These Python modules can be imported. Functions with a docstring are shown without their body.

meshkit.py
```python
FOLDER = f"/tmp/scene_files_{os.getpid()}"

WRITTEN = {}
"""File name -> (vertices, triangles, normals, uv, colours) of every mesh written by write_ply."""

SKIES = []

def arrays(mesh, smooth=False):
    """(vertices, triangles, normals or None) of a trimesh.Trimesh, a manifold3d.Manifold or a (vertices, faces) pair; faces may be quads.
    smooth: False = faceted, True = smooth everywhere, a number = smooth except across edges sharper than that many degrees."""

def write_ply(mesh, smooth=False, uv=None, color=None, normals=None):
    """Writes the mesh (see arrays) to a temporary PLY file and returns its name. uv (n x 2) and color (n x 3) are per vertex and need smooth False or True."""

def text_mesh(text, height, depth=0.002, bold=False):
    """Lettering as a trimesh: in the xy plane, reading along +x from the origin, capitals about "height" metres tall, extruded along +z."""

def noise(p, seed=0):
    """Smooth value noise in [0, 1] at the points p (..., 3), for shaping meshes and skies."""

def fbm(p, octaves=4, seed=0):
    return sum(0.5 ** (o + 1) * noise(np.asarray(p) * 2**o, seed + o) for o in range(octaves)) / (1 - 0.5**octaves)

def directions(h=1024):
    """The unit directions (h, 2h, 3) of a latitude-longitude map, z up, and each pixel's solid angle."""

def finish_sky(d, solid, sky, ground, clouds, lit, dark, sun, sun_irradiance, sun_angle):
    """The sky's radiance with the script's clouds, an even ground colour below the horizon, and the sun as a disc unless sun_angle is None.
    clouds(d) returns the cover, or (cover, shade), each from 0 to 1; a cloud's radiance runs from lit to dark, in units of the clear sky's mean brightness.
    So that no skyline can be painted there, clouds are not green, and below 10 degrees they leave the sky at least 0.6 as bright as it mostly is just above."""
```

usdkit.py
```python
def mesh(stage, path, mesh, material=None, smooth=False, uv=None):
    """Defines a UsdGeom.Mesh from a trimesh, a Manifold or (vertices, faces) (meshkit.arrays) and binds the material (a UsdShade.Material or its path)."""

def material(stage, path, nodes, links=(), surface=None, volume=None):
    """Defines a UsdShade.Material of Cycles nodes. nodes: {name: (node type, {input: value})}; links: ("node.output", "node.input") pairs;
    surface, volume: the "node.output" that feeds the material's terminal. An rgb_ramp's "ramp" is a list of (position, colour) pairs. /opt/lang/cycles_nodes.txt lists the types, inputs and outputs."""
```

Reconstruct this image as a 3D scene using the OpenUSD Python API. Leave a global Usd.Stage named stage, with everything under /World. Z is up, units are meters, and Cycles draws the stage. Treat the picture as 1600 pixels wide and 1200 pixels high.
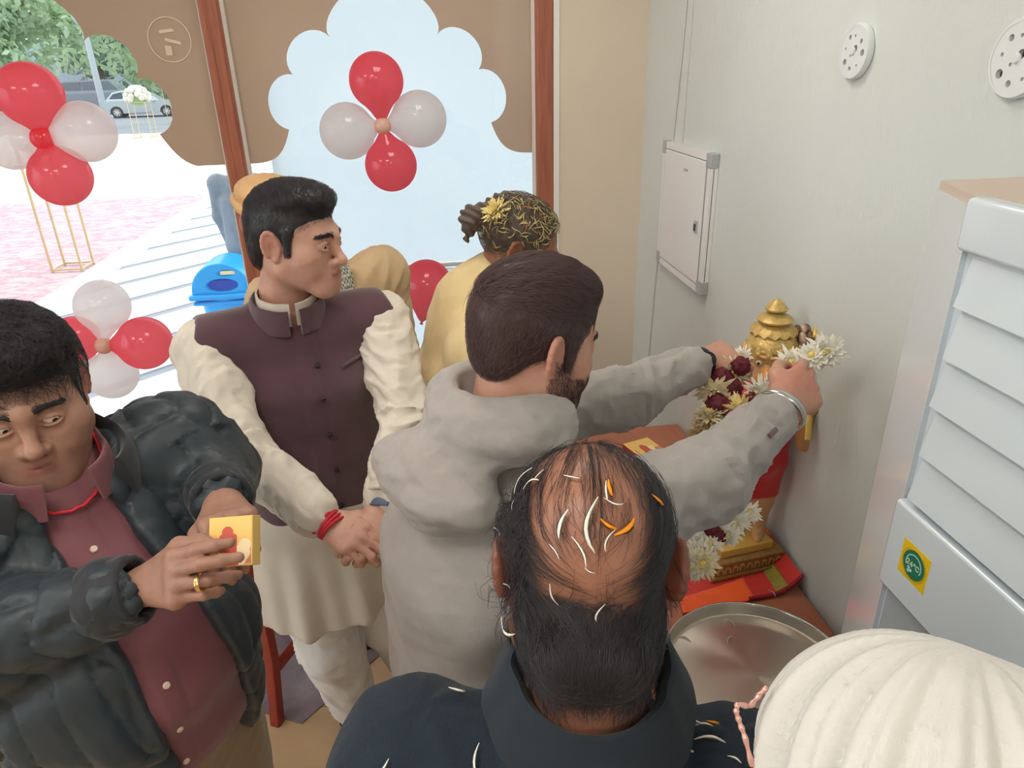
import math, random
import numpy as np, trimesh, usdkit, meshkit
from scipy import ndimage
from scipy.spatial import cKDTree
from shapely.geometry import Polygon, Point, box as sbox
from shapely.ops import unary_union
import manifold3d
from pxr import Usd, UsdGeom, UsdLux, UsdShade, Gf, Sdf, Vt
rng = np.random.default_rng(7); random.seed(7)
stage = Usd.Stage.CreateInMemory()
UsdGeom.SetStageUpAxis(stage, 'Z'); UsdGeom.SetStageMetersPerUnit(stage, 1.0)
UsdGeom.Xform.Define(stage, '/World'); UsdGeom.Scope.Define(stage, '/World/Looks')

# ---------------------------------------------------------------- camera, sky, sun, unseen room lights, exposure
F, CAMZ = 1110.0, 2.0
def unit(v): v = np.asarray(v, float); return v / np.linalg.norm(v)
_dn = unit([65, 2466, 1110.]); _fw = np.array([-156, -495.5, 1110.]); _fw = unit(_fw - _dn * (_fw @ _dn))
R = np.stack([np.cross(_fw, -_dn), _fw, -_dn]); CAM = np.array([0, 0, CAMZ])
cam = UsdGeom.Camera.Define(stage, '/World/Camera')
_m = np.eye(4); _m[0, :3] = R @ [1, 0, 0]; _m[1, :3] = R @ [0, -1, 0]; _m[2, :3] = R @ [0, 0, -1]; _m[3, :3] = CAM
cam.AddTransformOp().Set(Gf.Matrix4d(*_m.ravel().tolist()))
cam.CreateHorizontalApertureAttr(36.0); cam.CreateFocalLengthAttr(F * 36 / 1600); cam.CreateClippingRangeAttr(Gf.Vec2f(0.05, 500))
cam.CreateExposureAttr(0.30)
sky = UsdLux.DomeLight.Define(stage, '/World/sky'); sky.CreateIntensityAttr(0.80); sky.CreateColorAttr(Gf.Vec3f(0.89, 0.95, 1.0))
sun = UsdLux.DistantLight.Define(stage, '/World/sun'); sun.CreateIntensityAttr(4.0); sun.CreateAngleAttr(0.6); sun.CreateColorAttr(Gf.Vec3f(1, .95, .86))
sun.AddRotateXYZOp().Set(Gf.Vec3f(42, 0, 25))
CEIL = 3.0
UNSEEN_LAMPS = [(-0.75, 0.15, .95), (-2.3, 0.6, 0.7), (0.1, -1.6, .95), (-1.9, -1.8, .7), (.05, 1.75, .36)]      # ceiling panels out of view, placed to light the room: x, y, strength
for i, (x, y, s) in enumerate(UNSEEN_LAMPS):
    l = UsdLux.RectLight.Define(stage, '/World/unseen_room_light_%03d' % i)
    l.CreateWidthAttr(.58); l.CreateHeightAttr(.58); l.CreateIntensityAttr(7.2 * s); l.CreateColorAttr(Gf.Vec3f(1.0, .965, .92))
    l.AddTranslateOp().Set((x, y, CEIL - .035))

def ray(u, v): return R @ np.array([(u - 800) / F, (v - 600) / F, 1.0])
def P(u, v, d): return CAM + ray(u, v) * d                      # a point of the place at optical depth d
def aty(u, v, y): r = ray(u, v); return CAM + r * (y / r[1])
def atz(u, v, z): r = ray(u, v); return CAM + r * ((z - CAMZ) / r[2])
def atx(u, v, x): r = ray(u, v); return CAM + r * (x / r[0])

# ---------------------------------------------------------------- scene graph helpers
used = {}
def numbered(path):
    n = used.get(path, -1) + 1; used[path] = n
    return path if n == 0 else '%s_%03d' % (path, n)
def data(prim, label=None, cat=None, group=None, kind=None):
    for k, v in (('label', label), ('category', cat), ('group', group), ('kind', kind)):
        if v: prim.SetCustomDataByKey(k, v)
    return prim
def thing(name, label=None, cat=None, loc=(0, 0, 0), group=None, kind=None):
    x = UsdGeom.Xform.Define(stage, numbered('/World/' + name))
    if any(loc): x.AddTranslateOp().Set(Gf.Vec3d(*map(float, loc)))
    return data(x.GetPrim(), label, cat, group, kind)
LOC = {}
def obj(name, mesh, mat, parent=None, smooth=35, label=None, cat=None, group=None, kind=None, tint=None):
    base = str(parent.GetPath()) if parent is not None else '/World'
    m = usdkit.mesh(stage, numbered(base + '/' + name), mesh, M[mat], smooth=smooth)
    if tint is not None:
        UsdGeom.PrimvarsAPI(m).CreatePrimvar('tint', Sdf.ValueTypeNames.Color3fArray, 'vertex').Set(Vt.Vec3fArray.FromNumpy(np.asarray(tint, np.float32)))
    return data(m.GetPrim(), label, cat, group, kind)
def curves(name, strands, widths, mat, parent=None, label=None, cat=None, group=None, kind=None):
    base = str(parent.GetPath()) if parent is not None else '/World'
    c = UsdGeom.BasisCurves.Define(stage, numbered(base + '/' + name))
    pts = np.concatenate(strands).astype(np.float32)
    c.CreatePointsAttr(Vt.Vec3fArray.FromNumpy(pts)); c.CreateCurveVertexCountsAttr([len(s) for s in strands])
    c.CreateTypeAttr('cubic'); c.CreateBasisAttr('catmullRom'); c.CreateWrapAttr('pinned')
    w = np.concatenate([np.linspace(1, .35, len(s)) * wd for s, wd in zip(strands, np.broadcast_to(widths, len(strands)))])
    c.CreateWidthsAttr(Vt.FloatArray.FromNumpy(w.astype(np.float32))); c.SetWidthsInterpolation('vertex')
    UsdShade.MaterialBindingAPI.Apply(c.GetPrim()).Bind(M[mat])
    return data(c.GetPrim(), label, cat, group, kind)
def copy_of(src, name, loc, rot=None, label=None, group=None, cat=None, scale=None):
    x = UsdGeom.Xform.Define(stage, numbered('/World/' + name)); was = src.GetCustomData()
    x.AddTranslateOp().Set(Gf.Vec3d(*map(float, loc)))
    if rot is not None: x.AddRotateXYZOp().Set(Gf.Vec3f(*map(float, rot)))
    if scale is not None: x.AddScaleOp().Set(Gf.Vec3f(scale, scale, scale))
    p = x.GetPrim(); p.GetReferences().AddInternalReference(src.GetPath()); p.SetInstanceable(True)
    return data(p, label or was.get('label'), cat or was.get('category'), group or was.get('group'))
cat_ = trimesh.util.concatenate
def bx(x0, x1, y0, y1, z0, z1, r=0.0):
    if r <= 0:
        m = trimesh.creation.box([x1 - x0, y1 - y0, z1 - z0]); m.apply_translation([(x0 + x1) / 2, (y0 + y1) / 2, (z0 + z1) / 2]); return m
    return rbox(np.array([(x0 + x1) / 2, (y0 + y1) / 2, (z0 + z1) / 2]), [x1 - x0, y1 - y0, z1 - z0], r)
def rbox(c, size, r, seg=8, T=None):
    h = np.array(size) / 2 - r
    s = manifold3d.Manifold.sphere(r, seg)
    m = manifold3d.Manifold.batch_hull([s.translate([sx * h[0], sy * h[1], sz * h[2]]) for sx in (-1, 1) for sy in (-1, 1) for sz in (-1, 1)])
    q = m.to_mesh(); t = trimesh.Trimesh(np.array(q.vert_properties[:, :3]), np.array(q.tri_verts), process=False)
    if T is not None: t.apply_transform(T)
    t.apply_translation(c); return t
def tube(pts, rad, sides=8, caps=True):
    p = np.asarray(pts, float); n = len(p); rad = np.broadcast_to(rad, (n,))
    t = np.gradient(p, axis=0); t /= np.linalg.norm(t, axis=1, keepdims=True) + 1e-12
    a = np.cross(t[0], [0, 0, 1.] if abs(t[0][2]) < .9 else [1., 0, 0]); A = []
    for i in range(n):
        a = a - t[i] * (a @ t[i]); a /= np.linalg.norm(a); A.append(a)
    A = np.array(A); B = np.cross(t, A); ang = np.arange(sides) * 2 * np.pi / sides
    v = p[:, None] + rad[:, None, None] * (np.cos(ang)[None, :, None] * A[:, None] + np.sin(ang)[None, :, None] * B[:, None])
    i, j = np.meshgrid(np.arange(n - 1), np.arange(sides), indexing='ij')
    q = np.stack([i * sides + j, i * sides + (j + 1) % sides, (i + 1) * sides + (j + 1) % sides, (i + 1) * sides + j], -1).reshape(-1, 4)
    f = np.vstack([q[:, [0, 1, 2]], q[:, [0, 2, 3]]]); v = v.reshape(-1, 3)
    if caps:
        c0, c1 = len(v), len(v) + 1; v = np.vstack([v, p[0], p[-1]]); j = np.arange(sides); k = (j + 1) % sides
        f = np.vstack([f, np.stack([np.full(sides, c0), k, j], 1), np.stack([np.full(sides, c1), (n - 1) * sides + j, (n - 1) * sides + k], 1)])
    return trimesh.Trimesh(v, f, process=False)
def lathe(prof, seg=32, T=None):
    """(radius, height) profile turned about z."""
    pr = np.asarray(prof, float); n = len(pr); ang = np.arange(seg) * 2 * np.pi / seg
    v = np.stack([pr[:, 0:1] * np.cos(ang), pr[:, 0:1] * np.sin(ang), np.repeat(pr[:, 1:2], seg, 1)], -1).reshape(-1, 3)
    i, j = np.meshgrid(np.arange(n - 1), np.arange(seg), indexing='ij')
    q = np.stack([i * seg + j, i * seg + (j + 1) % seg, (i + 1) * seg + (j + 1) % seg, (i + 1) * seg + j], -1).reshape(-1, 4)
    m = trimesh.Trimesh(v, np.vstack([q[:, [0, 1, 2]], q[:, [0, 2, 3]]]), process=False)
    if T is not None: m.apply_transform(T)
    return m
def frame(o, fwd, up):
    """4x4 of a local frame: x right, y forward, z up."""
    z = unit(up); y = np.asarray(fwd, float); y = unit(y - z * (y @ z)); x = np.cross(y, z)
    T = np.eye(4); T[:3, 0], T[:3, 1], T[:3, 2], T[:3, 3] = x, y, z, o; return T
def tf(T, p): return np.asarray(p, float) @ T[:3, :3].T + T[:3, 3]
def prism(poly, depth, T=None):
    """shapely polygon(s) extruded along +z."""
    m = cat_([trimesh.creation.extrude_polygon(g, depth, engine='earcut') for g in getattr(poly, 'geoms', [poly]) if g.area > 1e-9])
    if T is not None: m.apply_transform(T)
    return m
def basis(o, x, y):
    x = unit(x); z = unit(np.cross(x, y)); y = np.cross(z, x); T = np.eye(4); T[:3, 0], T[:3, 1], T[:3, 2], T[:3, 3] = x, y, z, o; return T

# ---------------------------------------------------------------- materials
M = {}
def mat(name, color, rough=.5, metal=0., noise=None, bump=None, spec=.5, extra=None, ramp=None, sheen=0., coat=0.):
    """principled; noise = (scale, amount, stretch) varies the colour; bump = (kind, scale, strength, distance, stretch)."""
    nodes = {'p': ('principled_bsdf', {'base_color': color, 'roughness': rough, 'metallic': metal, 'specular_ior_level': spec, 'sheen_weight': sheen, 'coat_weight': coat, **(extra or {})})}
    links = []
    if noise or bump: nodes['tc'] = ('texture_coordinate', {})
    if noise:
        sc, am, st = noise; c = np.array(color)
        nodes['mp'] = ('mapping', {'scale': st}); nodes['n'] = ('noise_texture', {'scale': sc, 'detail': 5., 'roughness': .6})
        nodes['r'] = ('rgb_ramp', {'ramp': ramp or [(.25, tuple(c * (1 - am))), (.5, tuple(c)), (.75, tuple(np.minimum(c * (1 + am), 1)))]})
        links += [('tc.object', 'mp.vector'), ('mp.vector', 'n.vector'), ('n.fac', 'r.fac'), ('r.color', 'p.base_color')]
    if bump:
        kind, sc, stg, dist, st = bump
        nodes['bm'] = ('mapping', {'scale': st})
        nodes['bn'] = {'noise': ('noise_texture', {'scale': sc, 'detail': 4.}), 'wave': ('wave_texture', {'scale': sc, 'distortion': 1.5, 'detail': 2.}), 'voronoi': ('voronoi_texture', {'scale': sc})}[kind]
        nodes['b'] = ('bump', {'strength': stg, 'distance': dist})
        links += [('tc.object', 'bm.vector'), ('bm.vector', 'bn.vector'), ('bn.%s' % ('distance' if kind == 'voronoi' else 'fac'), 'b.height'), ('b.normal', 'p.normal')]
    M[name] = usdkit.material(stage, '/World/Looks/' + name, nodes, links, surface='p.BSDF'); return M[name]
def srgb(r, g, b): return tuple(float(((c / 255 + .055) / 1.055) ** 2.4 if c > 10 else c / 255 / 12.92) for c in (r, g, b))
def two_sided(name, color, trans, gloss=.06, rough=.15, mixf=.5, transp=0.):
    """thin translucent sheet: diffuse + translucent + a little gloss (+ see-through)."""
    nodes = {'d': ('diffuse_bsdf', {'color': color}), 't': ('translucent_bsdf', {'color': trans}), 'm': ('mix_closure', {'fac': mixf}), 'g': ('glossy_bsdf', {'color': (1, 1, 1), 'roughness': rough}), 'm2': ('mix_closure', {'fac': gloss})}
    links = [('d.BSDF', 'm.closure1'), ('t.BSDF', 'm.closure2'), ('m.closure', 'm2.closure1'), ('g.BSDF', 'm2.closure2')]
    out = 'm2.closure'
    if transp > 0:
        nodes['x'] = ('transparent_bsdf', {}); nodes['m3'] = ('mix_closure', {'fac': transp}); links += [('m2.closure', 'm3.closure1'), ('x.BSDF', 'm3.closure2')]; out = 'm3.closure'
    M[name] = usdkit.material(stage, '/World/Looks/' + name, nodes, links, surface=out)
def skin(name, color, rough=.48, spots=.12):
    c = np.array(color)
    nodes = {'tc': ('texture_coordinate', {}), 'n': ('noise_texture', {'scale': 28., 'detail': 5., 'roughness': .6}), 'r': ('rgb_ramp', {'ramp': [(.3, tuple(c * (1 - spots) * np.array([1, .95, .93]))), (.6, tuple(c)), (.8, tuple(np.minimum(1, c * (1 + spots))))]}),
             'a': ('attribute', {'attribute': 'tint'}), 'x': ('mix_color', {'blend_type': 'multiply', 'fac': 1.0}), 'f': ('noise_texture', {'scale': 420., 'detail': 3.}), 'b': ('bump', {'strength': .18, 'distance': .0012}),
             'p': ('principled_bsdf', {'roughness': rough, 'subsurface_weight': .12, 'subsurface_scale': .006, 'subsurface_radius': (1, .35, .2), 'specular_ior_level': .42})}
    links = [('tc.object', 'n.vector'), ('tc.object', 'f.vector'), ('n.fac', 'r.fac'), ('r.color', 'x.a'), ('a.color', 'x.b'), ('x.result', 'p.base_color'), ('f.fac', 'b.height'), ('b.normal', 'p.normal')]
    M[name] = usdkit.material(stage, '/World/Looks/' + name, nodes, links, surface='p.BSDF')

# ---------------------------------------------------------------- smooth solids: signed distance fields meshed with surface nets
class Solid:
    def __init__(s): s.pr = []
    def cone(s, a, b, ra, rb=None, k=.02, op=1):
        s.pr.append(('c', np.asarray(a, float), np.asarray(b, float), ra, ra if rb is None else rb, k, op)); return s
    def ball(s, a, r, k=.02, op=1): return s.cone(a, a, r, r, k, op)
    def ell(s, c, r, T=None, k=.02, op=1):
        s.pr.append(('e', np.asarray(c, float), np.asarray(r, float), np.eye(3) if T is None else np.asarray(T, float)[:3, :3], None, k, op)); return s
    def ecap(s, a, b, wa, wb, side, k=.04, op=1):
        """capsule of elliptic section from a to b: wa, wb = (half width along side, half depth, cap)."""
        s.pr.append(('q', np.asarray(a, float), np.asarray(b, float), (np.asarray(wa, float), np.asarray(wb, float)), np.asarray(side, float), k, op)); return s
    def poly(s, pts, rs, k=.01, op=1):
        rs = np.broadcast_to(rs, len(pts))
        for i in range(len(pts) - 1): s.cone(pts[i], pts[i + 1], rs[i], rs[i + 1], k, op)
        return s
    def cut(s, o, n, k=.004):
        """keeps what lies on the side n points to."""
        s.pr.append(('h', np.asarray(o, float), unit(n), None, None, k, -1)); return s
    def bounds(s):
        lo, hi = np.full(3, 9e9), np.full(3, -9e9)
        for p in s.pr:
            if p[6] < 0: continue
            l, h = s.pb(p); lo = np.minimum(lo, l); hi = np.maximum(hi, h)
        return lo, hi
    def pb(s, p):
        if p[0] == 'c': r = max(p[3], p[4]); return np.minimum(p[1], p[2]) - r, np.maximum(p[1], p[2]) + r
        if p[0] == 'e': r = np.sqrt((p[3] ** 2) @ (p[2] ** 2)); return p[1] - r, p[1] + r
        r = max(p[3][0].max(), p[3][1].max()); return np.minimum(p[1], p[2]) - r, np.maximum(p[1], p[2]) + r
    def grid(s, h, clip=None):
        lo, hi = s.bounds()
        if clip is not None: lo, hi = np.maximum(lo, clip[0]), np.minimum(hi, clip[1])
        lo = lo - 3 * h; n = np.ceil((hi - lo) / h).astype(int) + 4
        D = np.full(n, 9.0, np.float32)
        ax = [lo[i] + h * np.arange(n[i]) for i in range(3)]
        for p in s.pr:
            k = p[5]
            if p[0] == 'h': sl = (slice(None),) * 3
            else:
                l, u = s.pb(p); mg = k + 4 * h
                i0 = np.clip(np.floor((l - mg - lo) / h).astype(int), 0, n); i1 = np.clip(np.ceil((u + mg - lo) / h).astype(int) + 1, 0, n)
                if (i1 <= i0).any(): continue
                sl = tuple(slice(a, b) for a, b in zip(i0, i1))
            X, Y, Z = (ax[i][sl[i]].reshape([-1 if j == i else 1 for j in range(3)]) for i in range(3))
            if p[0] == 'c':
                _, a, b, ra, rb, _, op = p; e = b - a; L = e @ e
                x, y, z = X - a[0], Y - a[1], Z - a[2]
                if L < 1e-12: d = np.sqrt(x * x + y * y + z * z) - ra
                else:
                    t = np.clip((x * e[0] + y * e[1] + z * e[2]) / L, 0, 1)
                    d = np.sqrt((x - t * e[0]) ** 2 + (y - t * e[1]) ** 2 + (z - t * e[2]) ** 2) - (ra + t * (rb - ra))
            elif p[0] == 'e':
                _, c, r, T, _, _, op = p; x, y, z = X - c[0], Y - c[1], Z - c[2]
                k0 = k1 = 0
                for i in range(3):
                    w = x * T[0, i] + y * T[1, i] + z * T[2, i]; k0 = k0 + (w / r[i]) ** 2; k1 = k1 + (w / r[i] ** 2) ** 2
                k0 = np.sqrt(k0); d = k0 * (k0 - 1) / np.maximum(np.sqrt(k1), 1e-6)
            elif p[0] == 'q':
                _, a, b, (wa, wb), side, _, op = p; e = b - a; L = e @ e; zz = e / math.sqrt(L); sd = unit(side - zz * (side @ zz)); fr = np.cross(zz, sd)
                x, y, z = X - a[0], Y - a[1], Z - a[2]
                t = np.clip((x * e[0] + y * e[1] + z * e[2]) / L, 0, 1); x, y, z = x - t * e[0], y - t * e[1], z - t * e[2]
                k0 = k1 = 0
                for i, w in enumerate((sd, fr, zz)):
                    r = wa[i] + t * (wb[i] - wa[i]); q = x * w[0] + y * w[1] + z * w[2]; k0 = k0 + (q / r) ** 2; k1 = k1 + (q / r ** 2) ** 2
                k0 = np.sqrt(k0); d = np.where(k0 < 1e-4, -min(wa.min(), wb.min()), k0 * (k0 - 1) / np.maximum(np.sqrt(k1), 1e-6))
            else:
                _, o, nn, _, _, _, op = p; d = (X - o[0]) * nn[0] + (Y - o[1]) * nn[1] + (Z - o[2]) * nn[2]
            A = D[sl]
            if op > 0:
                hh = np.maximum(k - np.abs(A - d), 0) / max(k, 1e-6); D[sl] = np.minimum(A, d) - hh * hh * k * .25
            else:
                d = -d; hh = np.maximum(k - np.abs(A - d), 0) / max(k, 1e-6); D[sl] = np.maximum(A, d) + hh * hh * k * .25
        return D, lo
    def mesh(s, h, clip=None, fn=None):
        D, lo = s.grid(h, clip)
        if fn is not None:
            X = np.stack(np.meshgrid(*[lo[i] + h * np.arange(D.shape[i]) for i in range(3)], indexing='ij'), -1); near = np.abs(D) < .05
            D[near] = D[near] + fn(X[near])
        D[[0, -1]] = 9; D[:, [0, -1]] = 9; D[:, :, [0, -1]] = 9
        return nets(D, lo, h)
def nets(D, lo, h):
    S = D < 0; n = D.shape
    c = [S[i:n[0] - 1 + i, j:n[1] - 1 + j, k:n[2] - 1 + k] for i in (0, 1) for j in (0, 1) for k in (0, 1)]
    cnt = sum(x.astype(np.int8) for x in c); act = (cnt > 0) & (cnt < 8); idx = -np.ones(act.shape, np.int32)
    cell = np.argwhere(act); idx[act] = np.arange(len(cell))
    cor = np.array([(i, j, k) for i in (0, 1) for j in (0, 1) for k in (0, 1)])
    V = np.stack([D[cell[:, 0] + o[0], cell[:, 1] + o[1], cell[:, 2] + o[2]] for o in cor], 1)
    acc = np.zeros((len(cell), 3)); w = np.zeros(len(cell))
    for a in range(8):
        for b in range(a + 1, 8):
            if np.abs(cor[a] - cor[b]).sum() != 1: continue
            va, vb = V[:, a], V[:, b]; m = (va < 0) != (vb < 0); t = np.where(m, va / np.where(m, va - vb, 1), 0)
            acc += np.where(m[:, None], cor[a] + t[:, None] * (cor[b] - cor[a]), 0); w += m
    v = cell + acc / np.maximum(w, 1)[:, None]
    faces = []
    for ax in range(3):
        s0 = np.take(S, range(n[ax] - 1), ax); s1 = np.take(S, range(1, n[ax]), ax)
        e = np.argwhere(s0 != s1); o1, o2 = [(1, 2), (2, 0), (0, 1)][ax]
        e = e[(e[:, o1] > 0) & (e[:, o2] > 0) & (e[:, o1] < n[o1] - 1) & (e[:, o2] < n[o2] - 1)]
        flip = s0[tuple(e.T)]
        def at(d1, d2):
            q = e.copy(); q[:, o1] -= d1; q[:, o2] -= d2; return idx[tuple(q.T)]
        q = np.stack([at(1, 1), at(0, 1), at(0, 0), at(1, 0)], 1); q[~flip] = q[~flip][:, ::-1]; faces.append(q)
    q = np.vstack(faces); q = q[(q >= 0).all(1)]
    G = np.gradient(D)
    for _ in range(2):
        d = ndimage.map_coordinates(D, v.T, order=1); g = np.stack([ndimage.map_coordinates(x, v.T, order=1) for x in G], 1)
        v = v - np.clip(d / np.maximum((g * g).sum(1), 1e-9), -.5, .5)[:, None] * g
    return trimesh.Trimesh(lo + v * h, np.vstack([q[:, [0, 1, 2]], q[:, [0, 2, 3]]]), process=False)
def normals(m): return meshkit.arrays(m, True)[2]
def displace(m, d, n=None):
    """moves the vertices along their normals by d (an array)."""
    m.vertices = np.asarray(m.vertices) + (normals(m) if n is None else n) * np.asarray(d)[:, None]; return m
def fbm(p, o=3, seed=0): return meshkit.fbm(p, o, seed) - .5
def ridge(p, seed=0): return 1 - 2 * np.abs(meshkit.noise(p, seed) - .5) * 2
def sstep(a, b, x): t = np.clip((np.asarray(x) - a) / (b - a), 0, 1); return t * t * (3 - 2 * t)
def bones_param(v, bones):
    """for vertices v and bones [(a, b)]: index of the nearest bone, t along it (metres), angle round it, distance."""
    best = np.full(len(v), 9e9); bi = np.zeros(len(v), int); T = np.zeros(len(v)); A = np.zeros(len(v)); s0 = 0
    for i, (a, b) in enumerate(bones):
        a, b = np.asarray(a, float), np.asarray(b, float); e = b - a; L = np.linalg.norm(e); e = e / L; q = v - a; t = np.clip(q @ e, 0, L); r = q - t[:, None] * e
        d = np.linalg.norm(r, axis=1); x = unit(np.cross(e, [.3, .2, 1.])); y = np.cross(e, x); m = d < best
        best[m] = d[m]; bi[m] = i; T[m] = (s0 + q @ e)[m]; A[m] = np.arctan2(r @ y, r @ x)[m]; s0 += L
    return bi, T, A, best
def welded(m):
    """the mesh with its slivers and doubles removed."""
    m.merge_vertices(); m.update_faces(m.nondegenerate_faces()); m.remove_unreferenced_vertices(); return m
# ---------------------------------------------------------------- materials of the setting
def wall_mat(name, c, bumpy, warm=None):
    nodes = {'tc': ('texture_coordinate', {}), 'n': ('noise_texture', {'scale': 1.6, 'detail': 4.}), 'r': ('rgb_ramp', {'ramp': [(.3, tuple(np.array(c) * .95)), (.7, tuple(np.minimum(1, np.array(c) * 1.03)))]}),
             'w': ('noise_texture', {'scale': 60., 'detail': 6., 'roughness': .65}), 'mp': ('mapping', {'scale': (1, 1, .6)}), 'b': ('bump', {'strength': bumpy, 'distance': .004}),
             'sm': ('mapping', {'rotation': (.7, .3, .2), 'scale': (3, 3, 16)}), 's': ('noise_texture', {'scale': 2.2, 'detail': 8., 'roughness': .7}), 'sr': ('rgb_ramp', {'ramp': [(.70, (1, 1, 1)), (.74, (.78, .80, .80)), (.80, (.7, .72, .72))]}),
             'x': ('mix_color', {'blend_type': 'multiply', 'fac': .6}), 'p': ('principled_bsdf', {'roughness': .55, 'specular_ior_level': .4})}
    links = [('tc.object', 'n.vector'), ('n.fac', 'r.fac'), ('tc.object', 'mp.vector'), ('mp.vector', 'w.vector'), ('w.fac', 'b.height'), ('b.normal', 'p.normal'), ('tc.object', 'sm.vector'), ('sm.vector', 's.vector'), ('s.fac', 'sr.fac'),
             ('r.color', 'x.a'), ('sr.color', 'x.b'), ('x.result', 'p.base_color')]
    M[name] = usdkit.material(stage, '/World/Looks/' + name, nodes, links, surface='p.BSDF')
wall_mat('plaster_white', srgb(214, 222, 220), .55)
wall_mat('plaster_beige', srgb(222, 210, 192), .15)
mat('ceiling_white', srgb(235, 233, 228), .8)
mat('wood_frame', srgb(164, 100, 78), .42, noise=(9, .28, (6, 6, .5)), bump=('noise', 40, .1, .002, (6, 6, .5)))
mat('white_trim', srgb(236, 236, 232), .45)
mat('tile_tan', srgb(206, 176, 140), .22, noise=(4, .12, (1, 1, 1)))
mat('tile_tan_pale', srgb(214, 186, 152), .22, noise=(4, .12, (1, 1, 1)))
mat('mat_mauve', srgb(136, 122, 130), .3, noise=(7, .3, (1, 1, 1)), bump=('noise', 60, .2, .003, (1, 1, 1)))
mat('grout', srgb(150, 130, 108), .8)
mat('panel_pink', srgb(226, 196, 200), .4, noise=(3, .1, (1, 1, 1)))
two_sided('vinyl_brown', srgb(206, 186, 168), srgb(150, 128, 108), .07, .04, .2)
two_sided('banner_white', (.74, .76, .78), (.80, .84, .865), .02, .3, .75)
M['glass'] = usdkit.material(stage, '/World/Looks/glass', {'t': ('transparent_bsdf', {'color': (.97, .985, .98)}), 'g': ('glossy_bsdf', {'roughness': .0}), 'f': ('fresnel', {'IOR': 1.45}), 'm': ('mix_closure', {})}, [('f.fac', 'm.fac'), ('t.BSDF', 'm.closure1'), ('g.BSDF', 'm.closure2')], surface='m.closure')
M['lamp'] = usdkit.material(stage, '/World/Looks/lamp', {'e': ('emission', {'color': (1, .9, .78), 'strength': 7.2})}, [], surface='e.emission')
mat('lamp_trim', (.8, .8, .8), .4)
mat('unseen_facade', srgb(196, 186, 172), .8)
mat('marble_white', srgb(192, 202, 206), .35, noise=(2.2, .08, (1, 1, 1)))
mat('joint_grey', srgb(146, 150, 158), .7)
mat('border_white', srgb(214, 220, 222), .5)
mat('concrete_pale', srgb(214, 208, 198), .8, noise=(.6, .1, (1, 1, 1)))
mat('asphalt', srgb(116, 122, 126), .8, noise=(.9, .15, (1, 1, 1)))
mat('carpet_pink', srgb(215, 150, 170), .95, noise=(2.2, .3, (1, 2.0, 1)), ramp=[(.30, srgb(194, 170, 174)), (.42, srgb(190, 172, 172)), (.50, srgb(180, 138, 154)), (.58, srgb(196, 182, 180)), (.66, srgb(186, 150, 162)), (.8, srgb(200, 188, 186))])

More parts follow.
